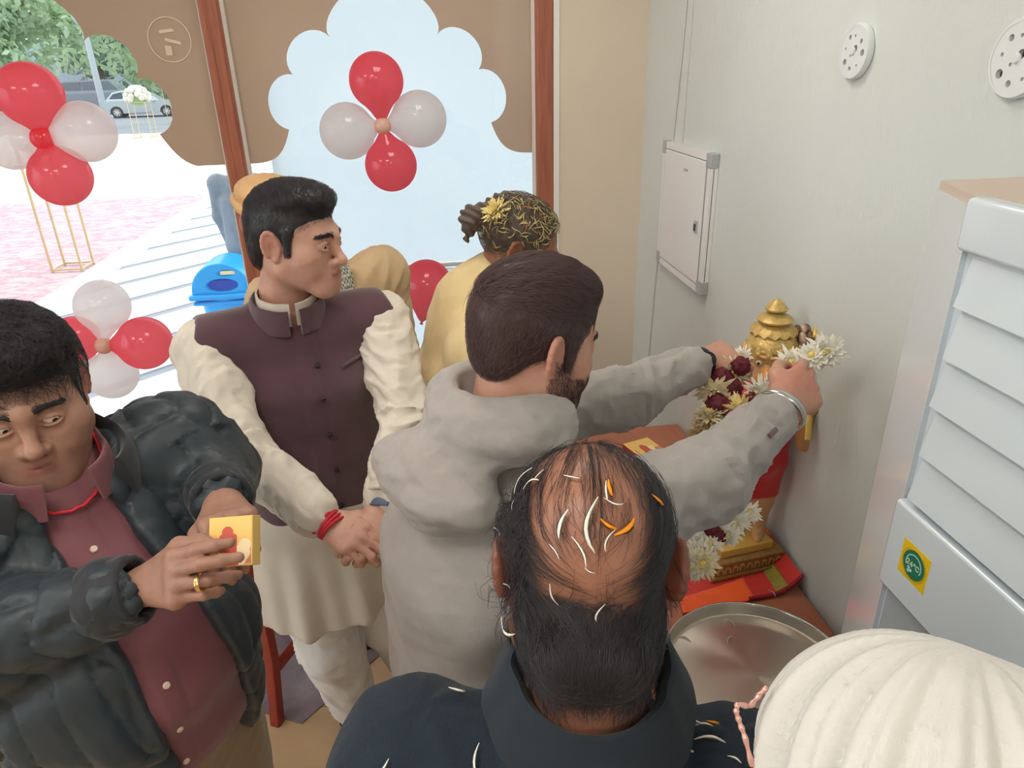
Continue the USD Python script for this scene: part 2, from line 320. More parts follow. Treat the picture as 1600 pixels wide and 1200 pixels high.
def struct(name, mesh, m, smooth=False, label=None):
    o = obj(name, mesh, m, smooth=smooth, kind='structure')
    if label: o.SetCustomDataByKey('label', label)
    return o
W, D, XL, YB = .90, 2.95, -3.6, -3.0          # right wall, window wall, left wall, back wall
struct("wall_right", bx(W, W + .15, YB, D + .2, -.1, CEIL), "plaster_white", label="white rough-plastered wall behind the golden idol")
struct('wall_back', bx(XL, W, YB - .15, YB, 0, CEIL), 'plaster_beige', label='beige back wall behind the camera')
struct('wall_left', cat_([bx(XL - .15, XL, YB, D + .2, 0, .7), bx(XL - .15, XL, YB, D + .2, 2.7, CEIL), bx(XL - .15, XL, YB, -2.2, .7, 2.7), bx(XL - .15, XL, 2.6, D + .2, .7, 2.7), bx(XL - .15, XL, .15, .25, .7, 2.7)]), 'plaster_beige', label='unseen beige side wall, opened wide to let daylight in')
sw = thing('window_4', 'unseen side window placed to let daylight in from the left', kind='structure')  # window out of view, placed to let daylight in from the left
for ya, yb in ((-2.2, .15), (.25, 2.6)): obj('glass_pane', bx(XL - .08, XL - .074, ya, yb, .7, 2.7), 'glass', sw, smooth=False)
struct('ceiling', bx(XL - .15, W + .15, YB - .15, D + .2, CEIL, CEIL + .12), 'ceiling_white', label='white ceiling of the shop')
struct('wall_front', cat_([bx(.555, W, D - .03, D + .2, 0, CEIL), bx(XL, .555, D - .02, D + .2, 2.62, CEIL)]), 'plaster_beige', label='beige wall strip between the window and the corner')
struct('trim_1', bx(.533, .556, D - .036, D + .1, 0, 2.62), 'white_trim', label='plaster edge beside the right window post, its light painted in as white')  # white stands for the light on this beveled plaster edge
# floor: tiles are parts
fl = thing('floor', 'tan tiled floor', kind='structure')
obj('grout', bx(XL, W, YB, D, -.06, -.004), 'grout', fl, smooth=False)
ts = .45
for i in range(9):
    for j in range(5):
        x, y = -2.6 + i * ts, .3 + j * ts + .2
        if x + ts > W: continue
        obj('tile', rbox([x + ts / 2, y + ts / 2, -.012], [ts - .004, ts - .004, .024], .002, 4), ['tile_tan', 'tile_tan_pale'][(i * 7 + j * 3) % 2], fl, smooth=False)
obj('far_tiling', cat_([bx(XL, W, YB, .498, -.02, 0), bx(XL, -2.602, .5, D - .02, -.02, 0), bx(-2.6, W, 2.752, D - .02, -.02, 0)]), 'tile_tan', fl, smooth=False)

# window frames: posts, rails, panes, film with a scalloped opening
def scallop(cx, hw, s=1):
    """the opening's half outline, in metres from the middle, foot to apex: a lobed arch."""
    A = [((hw, 1.672), (.390, 1.792), -.085), ((.390, 1.792), (.349, 1.985), .42), ((.349, 1.985), (.198, 2.108), .40), ((.198, 2.108), (0, 2.262), .26)]
    pts = []
    for (a, b, bl) in A:
        a, b = np.array(a), np.array(b)
        t = np.linspace(0, 1, 15)[:-1]; nrm = np.array([-(b - a)[1], (b - a)[0]]); L = np.linalg.norm(b - a)
        if bl > 0.2:    # round lobe bulging outwards
            c = (a + b) / 2; ex = unit(b - a); ny = -unit(nrm); th = np.pi * (1 - t)
            p = c + np.outer(np.cos(th), ex) * L / 2 + np.outer(np.sin(th), ny) * L * bl
        else:
            p = a + np.outer(t, b - a) - np.outer(np.sin(t * np.pi), unit(nrm)) * L * bl * (2.6 if bl < 0 else 1)
        pts += list(p)
    pts.append(np.array((0, 2.262))); pts = np.array(pts)
    L = np.stack([-pts[:, 0], pts[:, 1]], 1)[::-1]
    out = np.vstack([pts, L[1:]]); out[:, 0] += cx
    return out
SPANS = [(-3.56, -2.04), (-1.975, -.73), (-.66, .467)]
names = ['pale shop window on the far left', 'left shop window with street view and balloons', 'middle shop window with white banner behind']
TX = np.eye(4); TX[:3, :3] = [[1, 0, 0], [0, 0, -1], [0, 1, 0]]       # drawing plane (x, z) -> world, extruded to -y
for k, (a, b) in enumerate(SPANS):
    w = thing('window_%d' % (k + 1), names[k], kind='structure')
    obj('glass_pane', bx(a - .02, b + .02, D + .028, D + .034, .58, 2.66), 'glass', w, smooth=False)
    op = scallop((a + b) / 2, (b - a) / 2)
    film = sbox(a, 1.672, b, 2.62).difference(Polygon(np.vstack([op, [[a - .1, 1.5], [b + .1, 1.5]][::1]])[np.r_[0:len(op), len(op), len(op) + 1]]).buffer(0))
    T = TX.copy(); T[:3, 3] = [0, D + .027, 0]
    obj('film', prism(film.buffer(0), .0012, T), 'vinyl_brown', w, smooth=False, label='brown film with a lobed arch cut out')
    obj('bottom_rail', rbox([(a + b) / 2, D + .03, .61], [b - a + .01, .07, .05], .006), 'white_trim', w)
    obj('spandrel_panel', bx(a, b, D + .01, D + .05, 0.0, .59), 'panel_pink', w, smooth=False)
def post(x0, x1, n, label):
    t = thing('trim_%d' % n, label, kind='structure')
    obj('post', rbox([(x0 + x1) / 2, D + .02, 1.32], [x1 - x0, .12, 2.64], .01), 'wood_frame', t)
    obj('bead', cat_([bx(x0 - .012, x0 + .002, D + .0, D + .02, 0, 2.62), bx(x1 - .002, x1 + .012, D + .0, D + .02, 0, 2.62)]), 'white_trim', t, smooth=False)
    obj('groove', bx(x0 + .022, x0 + .03, D - .0425, D - .03, 0, 2.62), 'wood_frame', t, smooth=False)
post(-.727, -.66, 2, 'reddish wooden post between the two windows')
post(.467, .534, 3, 'reddish wooden window post beside the beige wall')
post(-2.04, -1.975, 4, 'reddish wooden post at the far left window')
struct('trim_5', bx(XL, .53, D - .03, D + .08, 2.6, 2.67), 'wood_frame', label='wooden head rail above the windows')
# ceiling light panels, out of view, that light the room and the table
for i, (x, y, s) in enumerate(UNSEEN_LAMPS):
    t = thing('unseen_ceiling_light', 'unseen square white ceiling light panel, ' + ['above the hoodie man', 'near the far left window', 'near the back wall right', 'near the back wall left', 'above the table with the idol'][i], 'ceiling light', group='unseen ceiling light panels')
    obj('diffuser', bx(x - .29, x + .29, y - .29, y + .29, CEIL - .03, CEIL - .022), 'lamp', t, smooth=False)
    obj('rim', cat_([bx(x - .32, x + .32, y + s_ * .305 - .015, y + s_ * .305 + .015, CEIL - .04, CEIL) for s_ in (-1, 1)] + [bx(x + s_ * .305 - .015, x + s_ * .305 + .015, y - .29, y + .29, CEIL - .04, CEIL) for s_ in (-1, 1)]), 'lamp_trim', t, smooth=False)

# ---------------------------------------------------------------- outside
GZ = -.3
struct('ground_3', bx(-40, XL - .15, -30, 3.2, GZ - .3, GZ - .03), 'concrete_pale', label='unseen pale side yard beyond the unseen side window')
struct('ground_1', bx(-90, 60, 3.2, 34, GZ - .3, GZ - .03), 'concrete_pale', label='pale concrete forecourt')
struct('ground_2', bx(-120, 80, 34, 120, GZ - .3, GZ - .06), 'asphalt', label='grey road and parking beyond the forecourt')
struct('unseen_facade', cat_([bx(-30, XL - 5.15, D + .01, D + .25, GZ, 15), bx(XL - 5.15, XL - .15, D + .01, D + .25, 3.12, 15), bx(W + .15, 30, D + .01, D + .25, GZ, 15), bx(XL - .15, W + .15, D + .03, D + .25, CEIL + .12, 15), bx(XL - .15, W + .15, D + .01, D + .25, GZ, 0)]), 'unseen_facade', label='unseen outer wall above the shop window, height set to shade the forecourt')  # out of view; made tall enough to shade the ground near the shop
struct('terrace_border', bx(-4.35, -3.98, 4.2, 20, GZ - .03, GZ + .012), 'border_white', label='white border strip between carpet and marble paving')
# marble paving in long diagonal slabs
pav = thing('paving', 'white marble slabs laid diagonally outside the window', kind='structure')
obj('bed', bx(-3.98, 3.0, 3.25, 20, GZ - .03, GZ - .012), 'joint_grey', pav, smooth=False)
area = sbox(-3.98, 3.3, 3.0, 19.9); dv = unit([.70, .72]); pv = np.array([-dv[1], dv[0]])
for i in range(34):
    o = np.array([0, 4.0]) + pv * ((i - 9) * .76)
    q = Polygon([o - dv * 30, o + dv * 30, o + dv * 30 + pv * .62, o - dv * 30 + pv * .62]).intersection(area)
    if q.area > .02:
        T = np.eye(4); T[2, 3] = GZ - .012; obj('slab', prism(q, .012, T), 'marble_white', pav, smooth=False)
cp = obj('carpet', bx(-11, -4.36, 4.2, 15.6, GZ - .03, GZ + .006), 'carpet_pink', smooth=False, label='pink and cream patterned carpet laid outside the left window', cat='carpet')
# ---------------------------------------------------------------- people: shared builders
skin('skin_a', srgb(196, 150, 130)); skin('skin_b', srgb(166, 118, 96), .4); skin('skin_c', srgb(198, 154, 136)); skin('skin_d', srgb(170, 130, 112)); skin('skin_e', srgb(156, 108, 84))
mat('hair_black', srgb(40, 38, 44), .38, noise=(60, .3, (1, 1, 1)))
mat('hair_brown', srgb(62, 44, 44), .45, noise=(60, .3, (1, 1, 1)))
mat('strand_black_sheen', srgb(46, 44, 50), .34); mat('strand_brown_sheen', srgb(88, 68, 68), .4)  # lighter than the hair beneath: its sheen is painted into the strands
mat('hair_grey', srgb(96, 84, 76), .6, noise=(40, .35, (1, 1, 1)))
mat('beard_white', srgb(226, 220, 208), .7)
mat('eye_white', srgb(228, 222, 214), .2); mat('iris_dark', srgb(38, 26, 20), .12)
def fabric(name, c, rough=.85, weave=900., amt=.06, strength=.25, sheen=.2, dist=.0012):
    mat(name, c, rough, noise=(14, amt, (1, 1, 1)), bump=('noise', weave, strength, dist, (1, 1, 1)), sheen=sheen)
fabric('hoodie_grey', srgb(158, 154, 150), .9, 500, .05, .3)
fabric('hoodie_rib', srgb(152, 148, 144), .9, 500, .05, .4)
fabric('navy_knit', srgb(20, 36, 50), .9, 420, .14, .5, .06, .003)
fabric('navy_collar', srgb(20, 34, 46), .85, 700, .1, .2, .06)
fabric('vest_maroon', srgb(86, 58, 68), .92, 1200, .16, .4, .5)
fabric('kurta_cream', srgb(214, 207, 195), .8, 1500, .03, .15, .1)
fabric('pajama_white', srgb(226, 226, 226), .8, 1500, .03, .15, .1)
fabric('puffer_dark', srgb(38, 50, 58), .5, 160, .1, .12, .05)
fabric('puffer_trim', srgb(26, 32, 40), .7, 300, .1, .2)
fabric('shirt_maroon', srgb(122, 72, 80), .7, 1500, .08, .2)
fabric('trouser_khaki', srgb(140, 120, 92), .85, 900, .06, .25)
fabric('trouser_grey', srgb(150, 142, 134), .85, 900, .06, .25)
fabric('coat_tan', srgb(198, 172, 134), .85, 900, .05, .25)
fabric('cap_beige', srgb(218, 174, 122), .85, 700, .06, .3)
fabric('shawl_cream', srgb(222, 200, 150), .85, 900, .06, .25)
fabric('cloth_white', srgb(212, 211, 206), .9, 700, .04, .3)
fabric('coat_slate', srgb(122, 136, 150), .9, 300, .12, .3)
mat('leather_black', srgb(26, 26, 30), .4); mat('button_dark', srgb(48, 34, 44), .3); mat('button_pale', srgb(226, 206, 190), .3)
mat('thread_red', srgb(196, 42, 58), .8); mat('gold_ring', srgb(240, 200, 130), .25, 1.0); mat('steel', srgb(206, 206, 204), .22, 1.0); mat('watch_black', srgb(40, 42, 48), .3, .6)

def joined(meshes):
    """one continuous surface out of overlapping closed ones."""
    try:
        ms = []
        for m in meshes:
            q = trimesh.Trimesh(m.vertices, m.faces); q.merge_vertices()
            k = manifold3d.Manifold(manifold3d.Mesh(np.asarray(q.vertices, np.float32), np.asarray(q.faces, np.uint32)))
            if k.is_empty() or k.status() != manifold3d.Error.NoError: raise ValueError
            ms.append(k)
        q = manifold3d.Manifold.batch_boolean(ms, manifold3d.OpType.Add).to_mesh()
        return trimesh.Trimesh(np.array(q.vert_properties[:, :3], float), np.array(q.tri_verts), process=False)
    except Exception:
        return cat_(meshes)

def head_solid(T, s=1.0, fat=0., neck=None, beardy=0., lids=.0035, open_eye=1.0):
    """T: frame at the head's middle (x to its right, y to the face, z up)."""
    S = Solid(); sc = np.linalg.norm(T[:3, 0])
    L = lambda x, y, z: tf(T, (np.array([x, y, z]) * s))
    def c(a, b, ra, rb=None, k=.02, op=1): S.cone(L(*a), L(*b), ra * s, (ra if rb is None else rb) * s, k * s, op)
    def e(p, r, k=.02, op=1, rot=None): S.ell(L(*p), np.array(r) * s, T[:3, :3] if rot is None else T[:3, :3] @ rot, k * s, op)
    e((0, -.014, .032), (.0755, .097, .083)); e((0, .020, -.018), (.0635 + fat * .4, .071, .086), .03)
    for x in (-1, 1):
        c((x * .049, .000, -.062), (x * .018, .070, -.099), .022 + fat, .018 + fat * .6, .035)
        c((x * .043, .056, -.030), (x * .036, .064, -.052), .026 + fat * .6, .020 + fat * .9, .03)
    c((-.012, .079, -.100), (.012, .079, -.100), .017 + fat * .3, None, .03)
    c((-.036, .078, .019), (0, .0885, .017), .0115, .012, .02); c((.036, .078, .019), (0, .0885, .017), .0115, .012, .02)
    for x in (-1, 1):
        c((x * .031, .1035, -.001), (x * .031, .1035, -.001), .0195, None, .012, -1)
    c((0, .088, .012), (0, .1115, -.033), .0078, .0100, .014); c((0, .1125, -.036), (0, .1125, -.036), .0115, None, .01)
    for x in (-1, 1):
        c((x * .0135, .100, -.041), (x * .0135, .100, -.041), .0086, None, .008); c((x * .0065, .108, -.050), (x * .0065, .110, -.048), .0036, None, .004, -1)
    e((0, .084, -.070), (.029, .017, .022), .02)
    S.poly([L(-.025, .086, -.069), L(-.009, .0985, -.0635), L(0, .0985, -.0648), L(.009, .0985, -.0635), L(.025, .086, -.069)], np.array([.002, .0048, .0043, .0048, .002]) * s, .004 * s)
    S.poly([L(-.022, .087, -.0708), L(0, .098, -.0755), L(.022, .087, -.0708)], np.array([.0025, .0062, .0025]) * s, .004 * s)
    S.poly([L(-.026, .0905, -.0688), L(-.01, .1035, -.0692), L(0, .105, -.0698), L(.01, .1035, -.0692), L(.026, .0905, -.0688)], .0017 * s, .003 * s, -1)
    for x in (-1, 1):   # eyelids round the eyeball
        E0 = np.array([x * .031, .0775, -.002])
        for sgn, el in ((1, .62 * open_eye), (-1, -.48 * open_eye)):
            pts = []
            for a in np.linspace(-1.15, 1.15, 7):
                f = np.cos(a / 1.15 * 1.45); el2 = el * f; d = np.array([np.sin(a) * np.cos(el2), np.cos(a) * np.cos(el2), np.sin(el2)]); pts.append(L(*(E0 + d * .0140)))
            S.poly(pts, .0031 * s, .006 * s)
    for x in (-1, 1): S.ell(L(x * .031, .0925, -.0015), np.array([.0140, .0125, .0052 * open_eye]) * s, T[:3, :3], .0015 * s, -1)
    for x in (-1, 1):   # ears
        a = .35; rt = np.array([[np.cos(.45 * x), -np.sin(.45 * x), 0], [np.sin(.45 * x), np.cos(.45 * x), 0], [0, 0, 1]]) @ np.array([[1, 0, 0], [0, np.cos(.22), -np.sin(.22)], [0, np.sin(.22), np.cos(.22)]])
        o = np.array([x * .0785, -.016, -.006])
        S.ell(L(*o), np.array([.0062, .0165, .030]) * s, T[:3, :3] @ rt, .006 * s)
        rim = [L(*(o + rt @ np.array([x * .003, np.cos(t) * .0165 - (.006 if t > 4 else 0), np.sin(t) * .0305]))) for t in np.linspace(-.75, 3.9, 12)]
        S.poly(rim, .0042 * s, .004 * s)
        S.ell(L(*(o + rt @ np.array([x * .009, .003, -.003]))), np.array([.0075, .0085, .014]) * s, T[:3, :3] @ rt, .005 * s, -1)
        S.ball(L(*(o + rt @ np.array([x * .001, .004, -.030]))), .0075 * s, .006 * s)
    if neck is not None:
        S.cone(L(0, -.024, -.055), neck, (.053 + fat * .6) * s, (.062 + fat * .6) * s, .03)
    return S
def face_tint(V, T, s, beard=0., ruddy=0.):
    q = (V - T[:3, 3]) @ T[:3, :3] / s; t = np.ones_like(V)
    lip = np.exp(-((q[:, 0] / .024) ** 4)) * np.exp(-(((q[:, 2] + .0695) / .0105) ** 4)) * sstep(.082, .094, q[:, 1])
    t *= 1 - lip[:, None] * np.array([.22, .42, .36])
    ear = sstep(.071, .08, np.abs(q[:, 0])) * sstep(-.06, -.03, q[:, 2]) * (q[:, 2] < .05); t *= 1 - ear[:, None] * np.array([0, .14, .12])
    if beard:
        b = sstep(.0, -.03, q[:, 1] * 0 + (q[:, 2] + .030)) * sstep(-.03, .02, q[:, 1]) * (1 - lip) * sstep(-.16, -.12, q[:, 2]); b *= 1 - np.exp(-((q[:, 0] / .02) ** 2 + ((q[:, 2] + .035) / .018) ** 2)); t *= 1 - beard * b[:, None] * np.array([.55, .5, .45])
    return t
def eyes(T, s, parent, look=(0, 0)):
    for x in (-1, 1):
        E0 = tf(T, np.array([x * .031, .0775, -.002]) * s)
        b = trimesh.creation.icosphere(3, .0128 * s); b.apply_translation(E0); e = obj('eye', b, 'eye_white', parent, smooth=True)
        d = T[:3, :3] @ unit([look[0], 1, look[1]]); c = trimesh.creation.icosphere(2, .0064 * s)
        c.apply_translation(E0 + d * .0072 * s); obj('iris', c, 'iris_dark', e, smooth=True)
def brows(T, s, parent, material='hair_black', n=150, thick=1.0, m=None):
    st = []
    if m is not None: V_, N_ = np.asarray(m.vertices), normals(m); tr = cKDTree(V_)
    for x in (-1, 1):
        for i in range(n):
            t = rng.random(); a = np.array([x * (.012 + .040 * t), .0985 - .024 * t ** 1.8, .0212 + .0032 * np.sin(t * 3.0) - .0012 * t + rng.normal() * .0022 * thick * (1.1 - t * .6)])
            d = np.array([x * .75, -.25, .35 - .9 * t]); d = unit(d); p = [a + d * q * .0085 + np.array([0, .0018 * np.sin(q * 3), 0]) for q in (0, .5, 1)]
            w_ = tf(T, np.array(p) * s)
            if m is not None: _, j = tr.query(w_); w_ = w_ - N_[j] * (((w_ - V_[j]) * N_[j]).sum(1) - np.array([.0002, .0014, .0020]))[:, None]
            st.append(w_)
    for h_ in (0, 1): curves('eyebrow', st[h_ * n:(h_ + 1) * n], .0009 * s, material, parent)
def strands(name, m, keep, flow, T, s, n, length, lift, width, material, parent, seed=0, jitter=.25, steps=6, sink=.0):
    """short hairs that lie along flow (in the head's frame) over the mesh m."""
    g = np.random.default_rng(seed); V = np.asarray(m.vertices); N = normals(m); q = (V - T[:3, 3]) @ T[:3, :3] / s; ok = np.where(keep(q))[0]
    if len(ok) == 0: return
    tree = cKDTree(V); i = g.choice(ok, n); p = V[i] + (g.random((n, 3)) - .5) * .004; ln = (length(q[i]) if callable(length) else length) * (.6 + .7 * g.random(n)); out = []
    lf = lift(q[i]) if callable(lift) else lift * np.ones(n)
    jd = g.normal(size=(n, 3)) * jitter; base = p - N[i] * sink; pts = [base]
    cur = p
    for k in range(1, steps):
        _, j = tree.query(cur); nn = N[j]; ql = (cur - T[:3, 3]) @ T[:3, :3] / s; f = (flow(ql) + jd) @ T[:3, :3].T; f = f - nn * (f * nn).sum(1)[:, None]; f /= np.linalg.norm(f, axis=1, keepdims=True) + 1e-9
        cur = V[j] + f * (ln / (steps - 1))[:, None] + ((cur - V[j]) - nn * ((cur - V[j]) * nn).sum(1)[:, None])
        pts.append(cur + nn * (lf * np.sin(k / (steps - 1) * 2.0))[:, None])
    A = np.stack(pts, 1)
    return curves(name, list(A), width * (.7 + .6 * g.random(n)), {'hair_black': 'strand_black_sheen', 'hair_brown': 'strand_brown_sheen'}.get(material, material), parent)

FING = [((.030, .086, 0), (.044, .027, .021), .0092, -.10), ((.0105, .091, .001), (.048, .030, .022), .0094, -.02), ((-.010, .088, 0), (.044, .028, .021), .0090, .06), ((-.028, .078, -.002), (.035, .021, .018), .0080, .16)]
def hand_solid(S, T, s=1.0, curl=((.3, .4, .3),) * 4, thumb=None, spread=1.0, forearm=None, side=None):
    """T: wrist frame, y to the fingers, x to the thumb, z out of the back of the hand (may be mirrored). Returns fingertip list."""
    L = lambda p: tf(T, np.asarray(p, float) * s)
    S.ecap(L((0, -.01, 0)), L((.001, .072, 0)), np.array([.027, .0185, .02]) * s, np.array([.0385, .0135, .016]) * s, T[:3, 0], .02)
    S.cone(L((-.029, .076, .000)), L((.030, .084, .001)), .0115 * s, None, .012)
    S.cone(L((.016, .018, -.007)), L((.033, .056, -.010)), .0165 * s, .0125 * s, .016); S.cone(L((-.020, .02, -.006)), L((-.030, .062, -.005)), .0145 * s, .0115 * s, .016)
    tips = []
    for (b, ln, r, sp), cu in zip(FING, curl):
        p = np.array(b); a = 0; pts = [p - np.array([0, .02, 0]), p]
        for l, c in zip(ln, cu):
            a += c; d = np.array([-np.sin(sp * spread) * np.cos(a), np.cos(a), -np.sin(a)]); p = p + unit(d) * l; pts.append(p)
        S.poly([L(x) for x in pts[:3]], np.array([r * 1.02, r * 1.08, r * 1.0]) * s, .006); S.poly([L(x) for x in pts[2:]], np.array([r * 1.02, r * .95, r * .80]) * s, .004)
        tips.append((L(pts[-1]), L(pts[-2]), r * s))
    th = thumb or [(.020, .020, -.006), (.046, .050, -.016), (.058, .080, -.022), (.062, .105, -.026)]
    S.poly([L(x) for x in th], np.array([.0155, .0125, .0105, .0088]) * s, .010)
    tips.append((L(th[-1]), L(th[-2]), .0092 * s))
    if forearm is not None: S.cone(L((0, -.005, 0)), forearm, .0255 * s, .036 * s, .02)
    return tips
def sweep_collar(c, side, fwd, up, rx, ry, prof, a0=-math.pi, a1=math.pi, n=64, closed=None, wob=0., seed=0, tilt=None):
    """profile (outward offset, height) swept round an oval; angle 0 = front."""
    closed = (a1 - a0 > 2 * math.pi - 1e-3) if closed is None else closed
    th = np.linspace(a0, a1, n + 1)[: n if closed else n + 1]; pr = np.asarray(prof, float); k = len(pr); v = []
    for t in th:
        d = np.sin(t) * rx * side + np.cos(t) * ry * fwd; o = unit(np.sin(t) / rx * side + np.cos(t) / ry * fwd)
        h = (tilt(t) if tilt else 0.); w = wob * (meshkit.noise(np.array([np.cos(t) * 3 + 9, np.sin(t) * 3 + 9, seed]), seed) - .5)
        for a, b in pr: v.append(c + d + o * (a + w) + up * (b + h))
    v = np.array(v); m = len(th); i, j = np.meshgrid(np.arange(m if closed else m - 1), np.arange(k), indexing='ij')
    q = np.stack([i * k + j, ((i + 1) % m) * k + j, ((i + 1) % m) * k + (j + 1) % k, i * k + (j + 1) % k], -1).reshape(-1, 4)
    f = np.vstack([q[:, [0, 1, 2]], q[:, [0, 2, 3]]])
    if not closed:
        cap = [[0, j + 1, j] for j in range(1, k - 1)] + [[(m - 1) * k, (m - 1) * k + j, (m - 1) * k + j + 1] for j in range(1, k - 1)]; f = np.vstack([f, cap])
    t = trimesh.Trimesh(v, f, process=False); t.fix_normals(); return t
def wrinkle(m, bones, amp, freq=26., seed=0, twist=1.2, where=None, power=1.0):
    """cloth creases that run round the limbs."""
    V = np.asarray(m.vertices); bi, t, a, d = bones_param(V, bones)
    q = np.stack([t * freq + np.sin(a + seed) * twist, np.cos(a) * 1.1 + bi * 7, np.sin(a) * 1.1], 1)
    w = ridge(q, seed) * .7 + ridge(q * 2.1 + 5, seed + 1) * .3
    k = np.ones(len(V)) if where is None else where(V, bi, t)
    return displace(m, amp * w * k)
def folds(m, amp, scale, seed=0, where=None, o=3):
    V = np.asarray(m.vertices); return displace(m, amp * 2 * fbm(V * np.asarray(scale), o, seed) * (1 if where is None else where(V)))
HIT = {}
def hit(m, u, v, key=None):
    """where the line of sight of pixel (u, v) meets the mesh: point, normal."""
    V = np.asarray(m.vertices); N = normals(m) if key is None else HIT.setdefault(key, normals(m)); d = unit(ray(u, v)); w = V - CAM; t = w @ d; off = np.linalg.norm(w - t[:, None] * d, axis=1)
    f = np.where((N @ d) < 0, off, 9); i = np.argsort(f)[:12]; i = i[f[i] < f[i[0]] + .006]; k = i[np.argmin(t[i])]; return CAM + d * t[k], N[k]
def bracelet(c, axis, r, rad, mat_, name, parent, flat=1.0, n=40, label=None):
    ax = unit(axis); x = unit(np.cross(ax, [.2, .3, 1])); y = np.cross(ax, x); th = np.linspace(0, 2 * np.pi, n + 1)
    p = np.array([c + (np.cos(t) * x + np.sin(t) * y) * r for t in th]); m = tube(p, rad, 10, caps=False)
    if flat != 1.0:
        V = np.asarray(m.vertices) - c; h = V @ ax; m.vertices = c + V + np.outer(h * (flat - 1), ax)
    return obj(name, m, mat_, parent, smooth=60, label=label)
Z = np.array([0, 0, 1.])
def facing(f): f = unit([f[0], f[1], 0]); return f, np.cross(f, Z)
def head_frame(c, f, pitch=0., roll=0.):
    """pitch > 0 looks down; roll > 0 tips the head to its right."""
    f, r = facing(f); y = f * math.cos(pitch) - Z * math.sin(pitch); z = Z * math.cos(pitch) + f * math.sin(pitch); z2 = z * math.cos(roll) + r * math.sin(roll)
    return frame(c, y, z2)
# ---------------------------------------------------------------- things along the right wall
mat('cabinet_white', srgb(218, 228, 234), .16, coat=.4); mat('cabinet_panel', srgb(212, 224, 232), .14, coat=.5); mat('cabinet_edge', srgb(216, 226, 234), .3); mat('display_grey', srgb(168, 176, 182), .12); mat('cabinet_top', srgb(206, 190, 176), .5)
mat('sticker_yellow', srgb(236, 200, 20), .5); mat('sticker_green', srgb(24, 120, 92), .5); mat('print_pale', srgb(206, 226, 196), .5); mat('print_blue', srgb(180, 214, 226), .5); mat('print_olive', srgb(150, 128, 20), .5)
mat('metal_box', srgb(232, 234, 234), .4); mat('metal_corner', srgb(176, 180, 184), .45); mat('hole_shade', srgb(60, 62, 62), .6); mat('plastic_white', srgb(226, 232, 234), .35); mat('cable_white', srgb(206, 206, 200), .5)

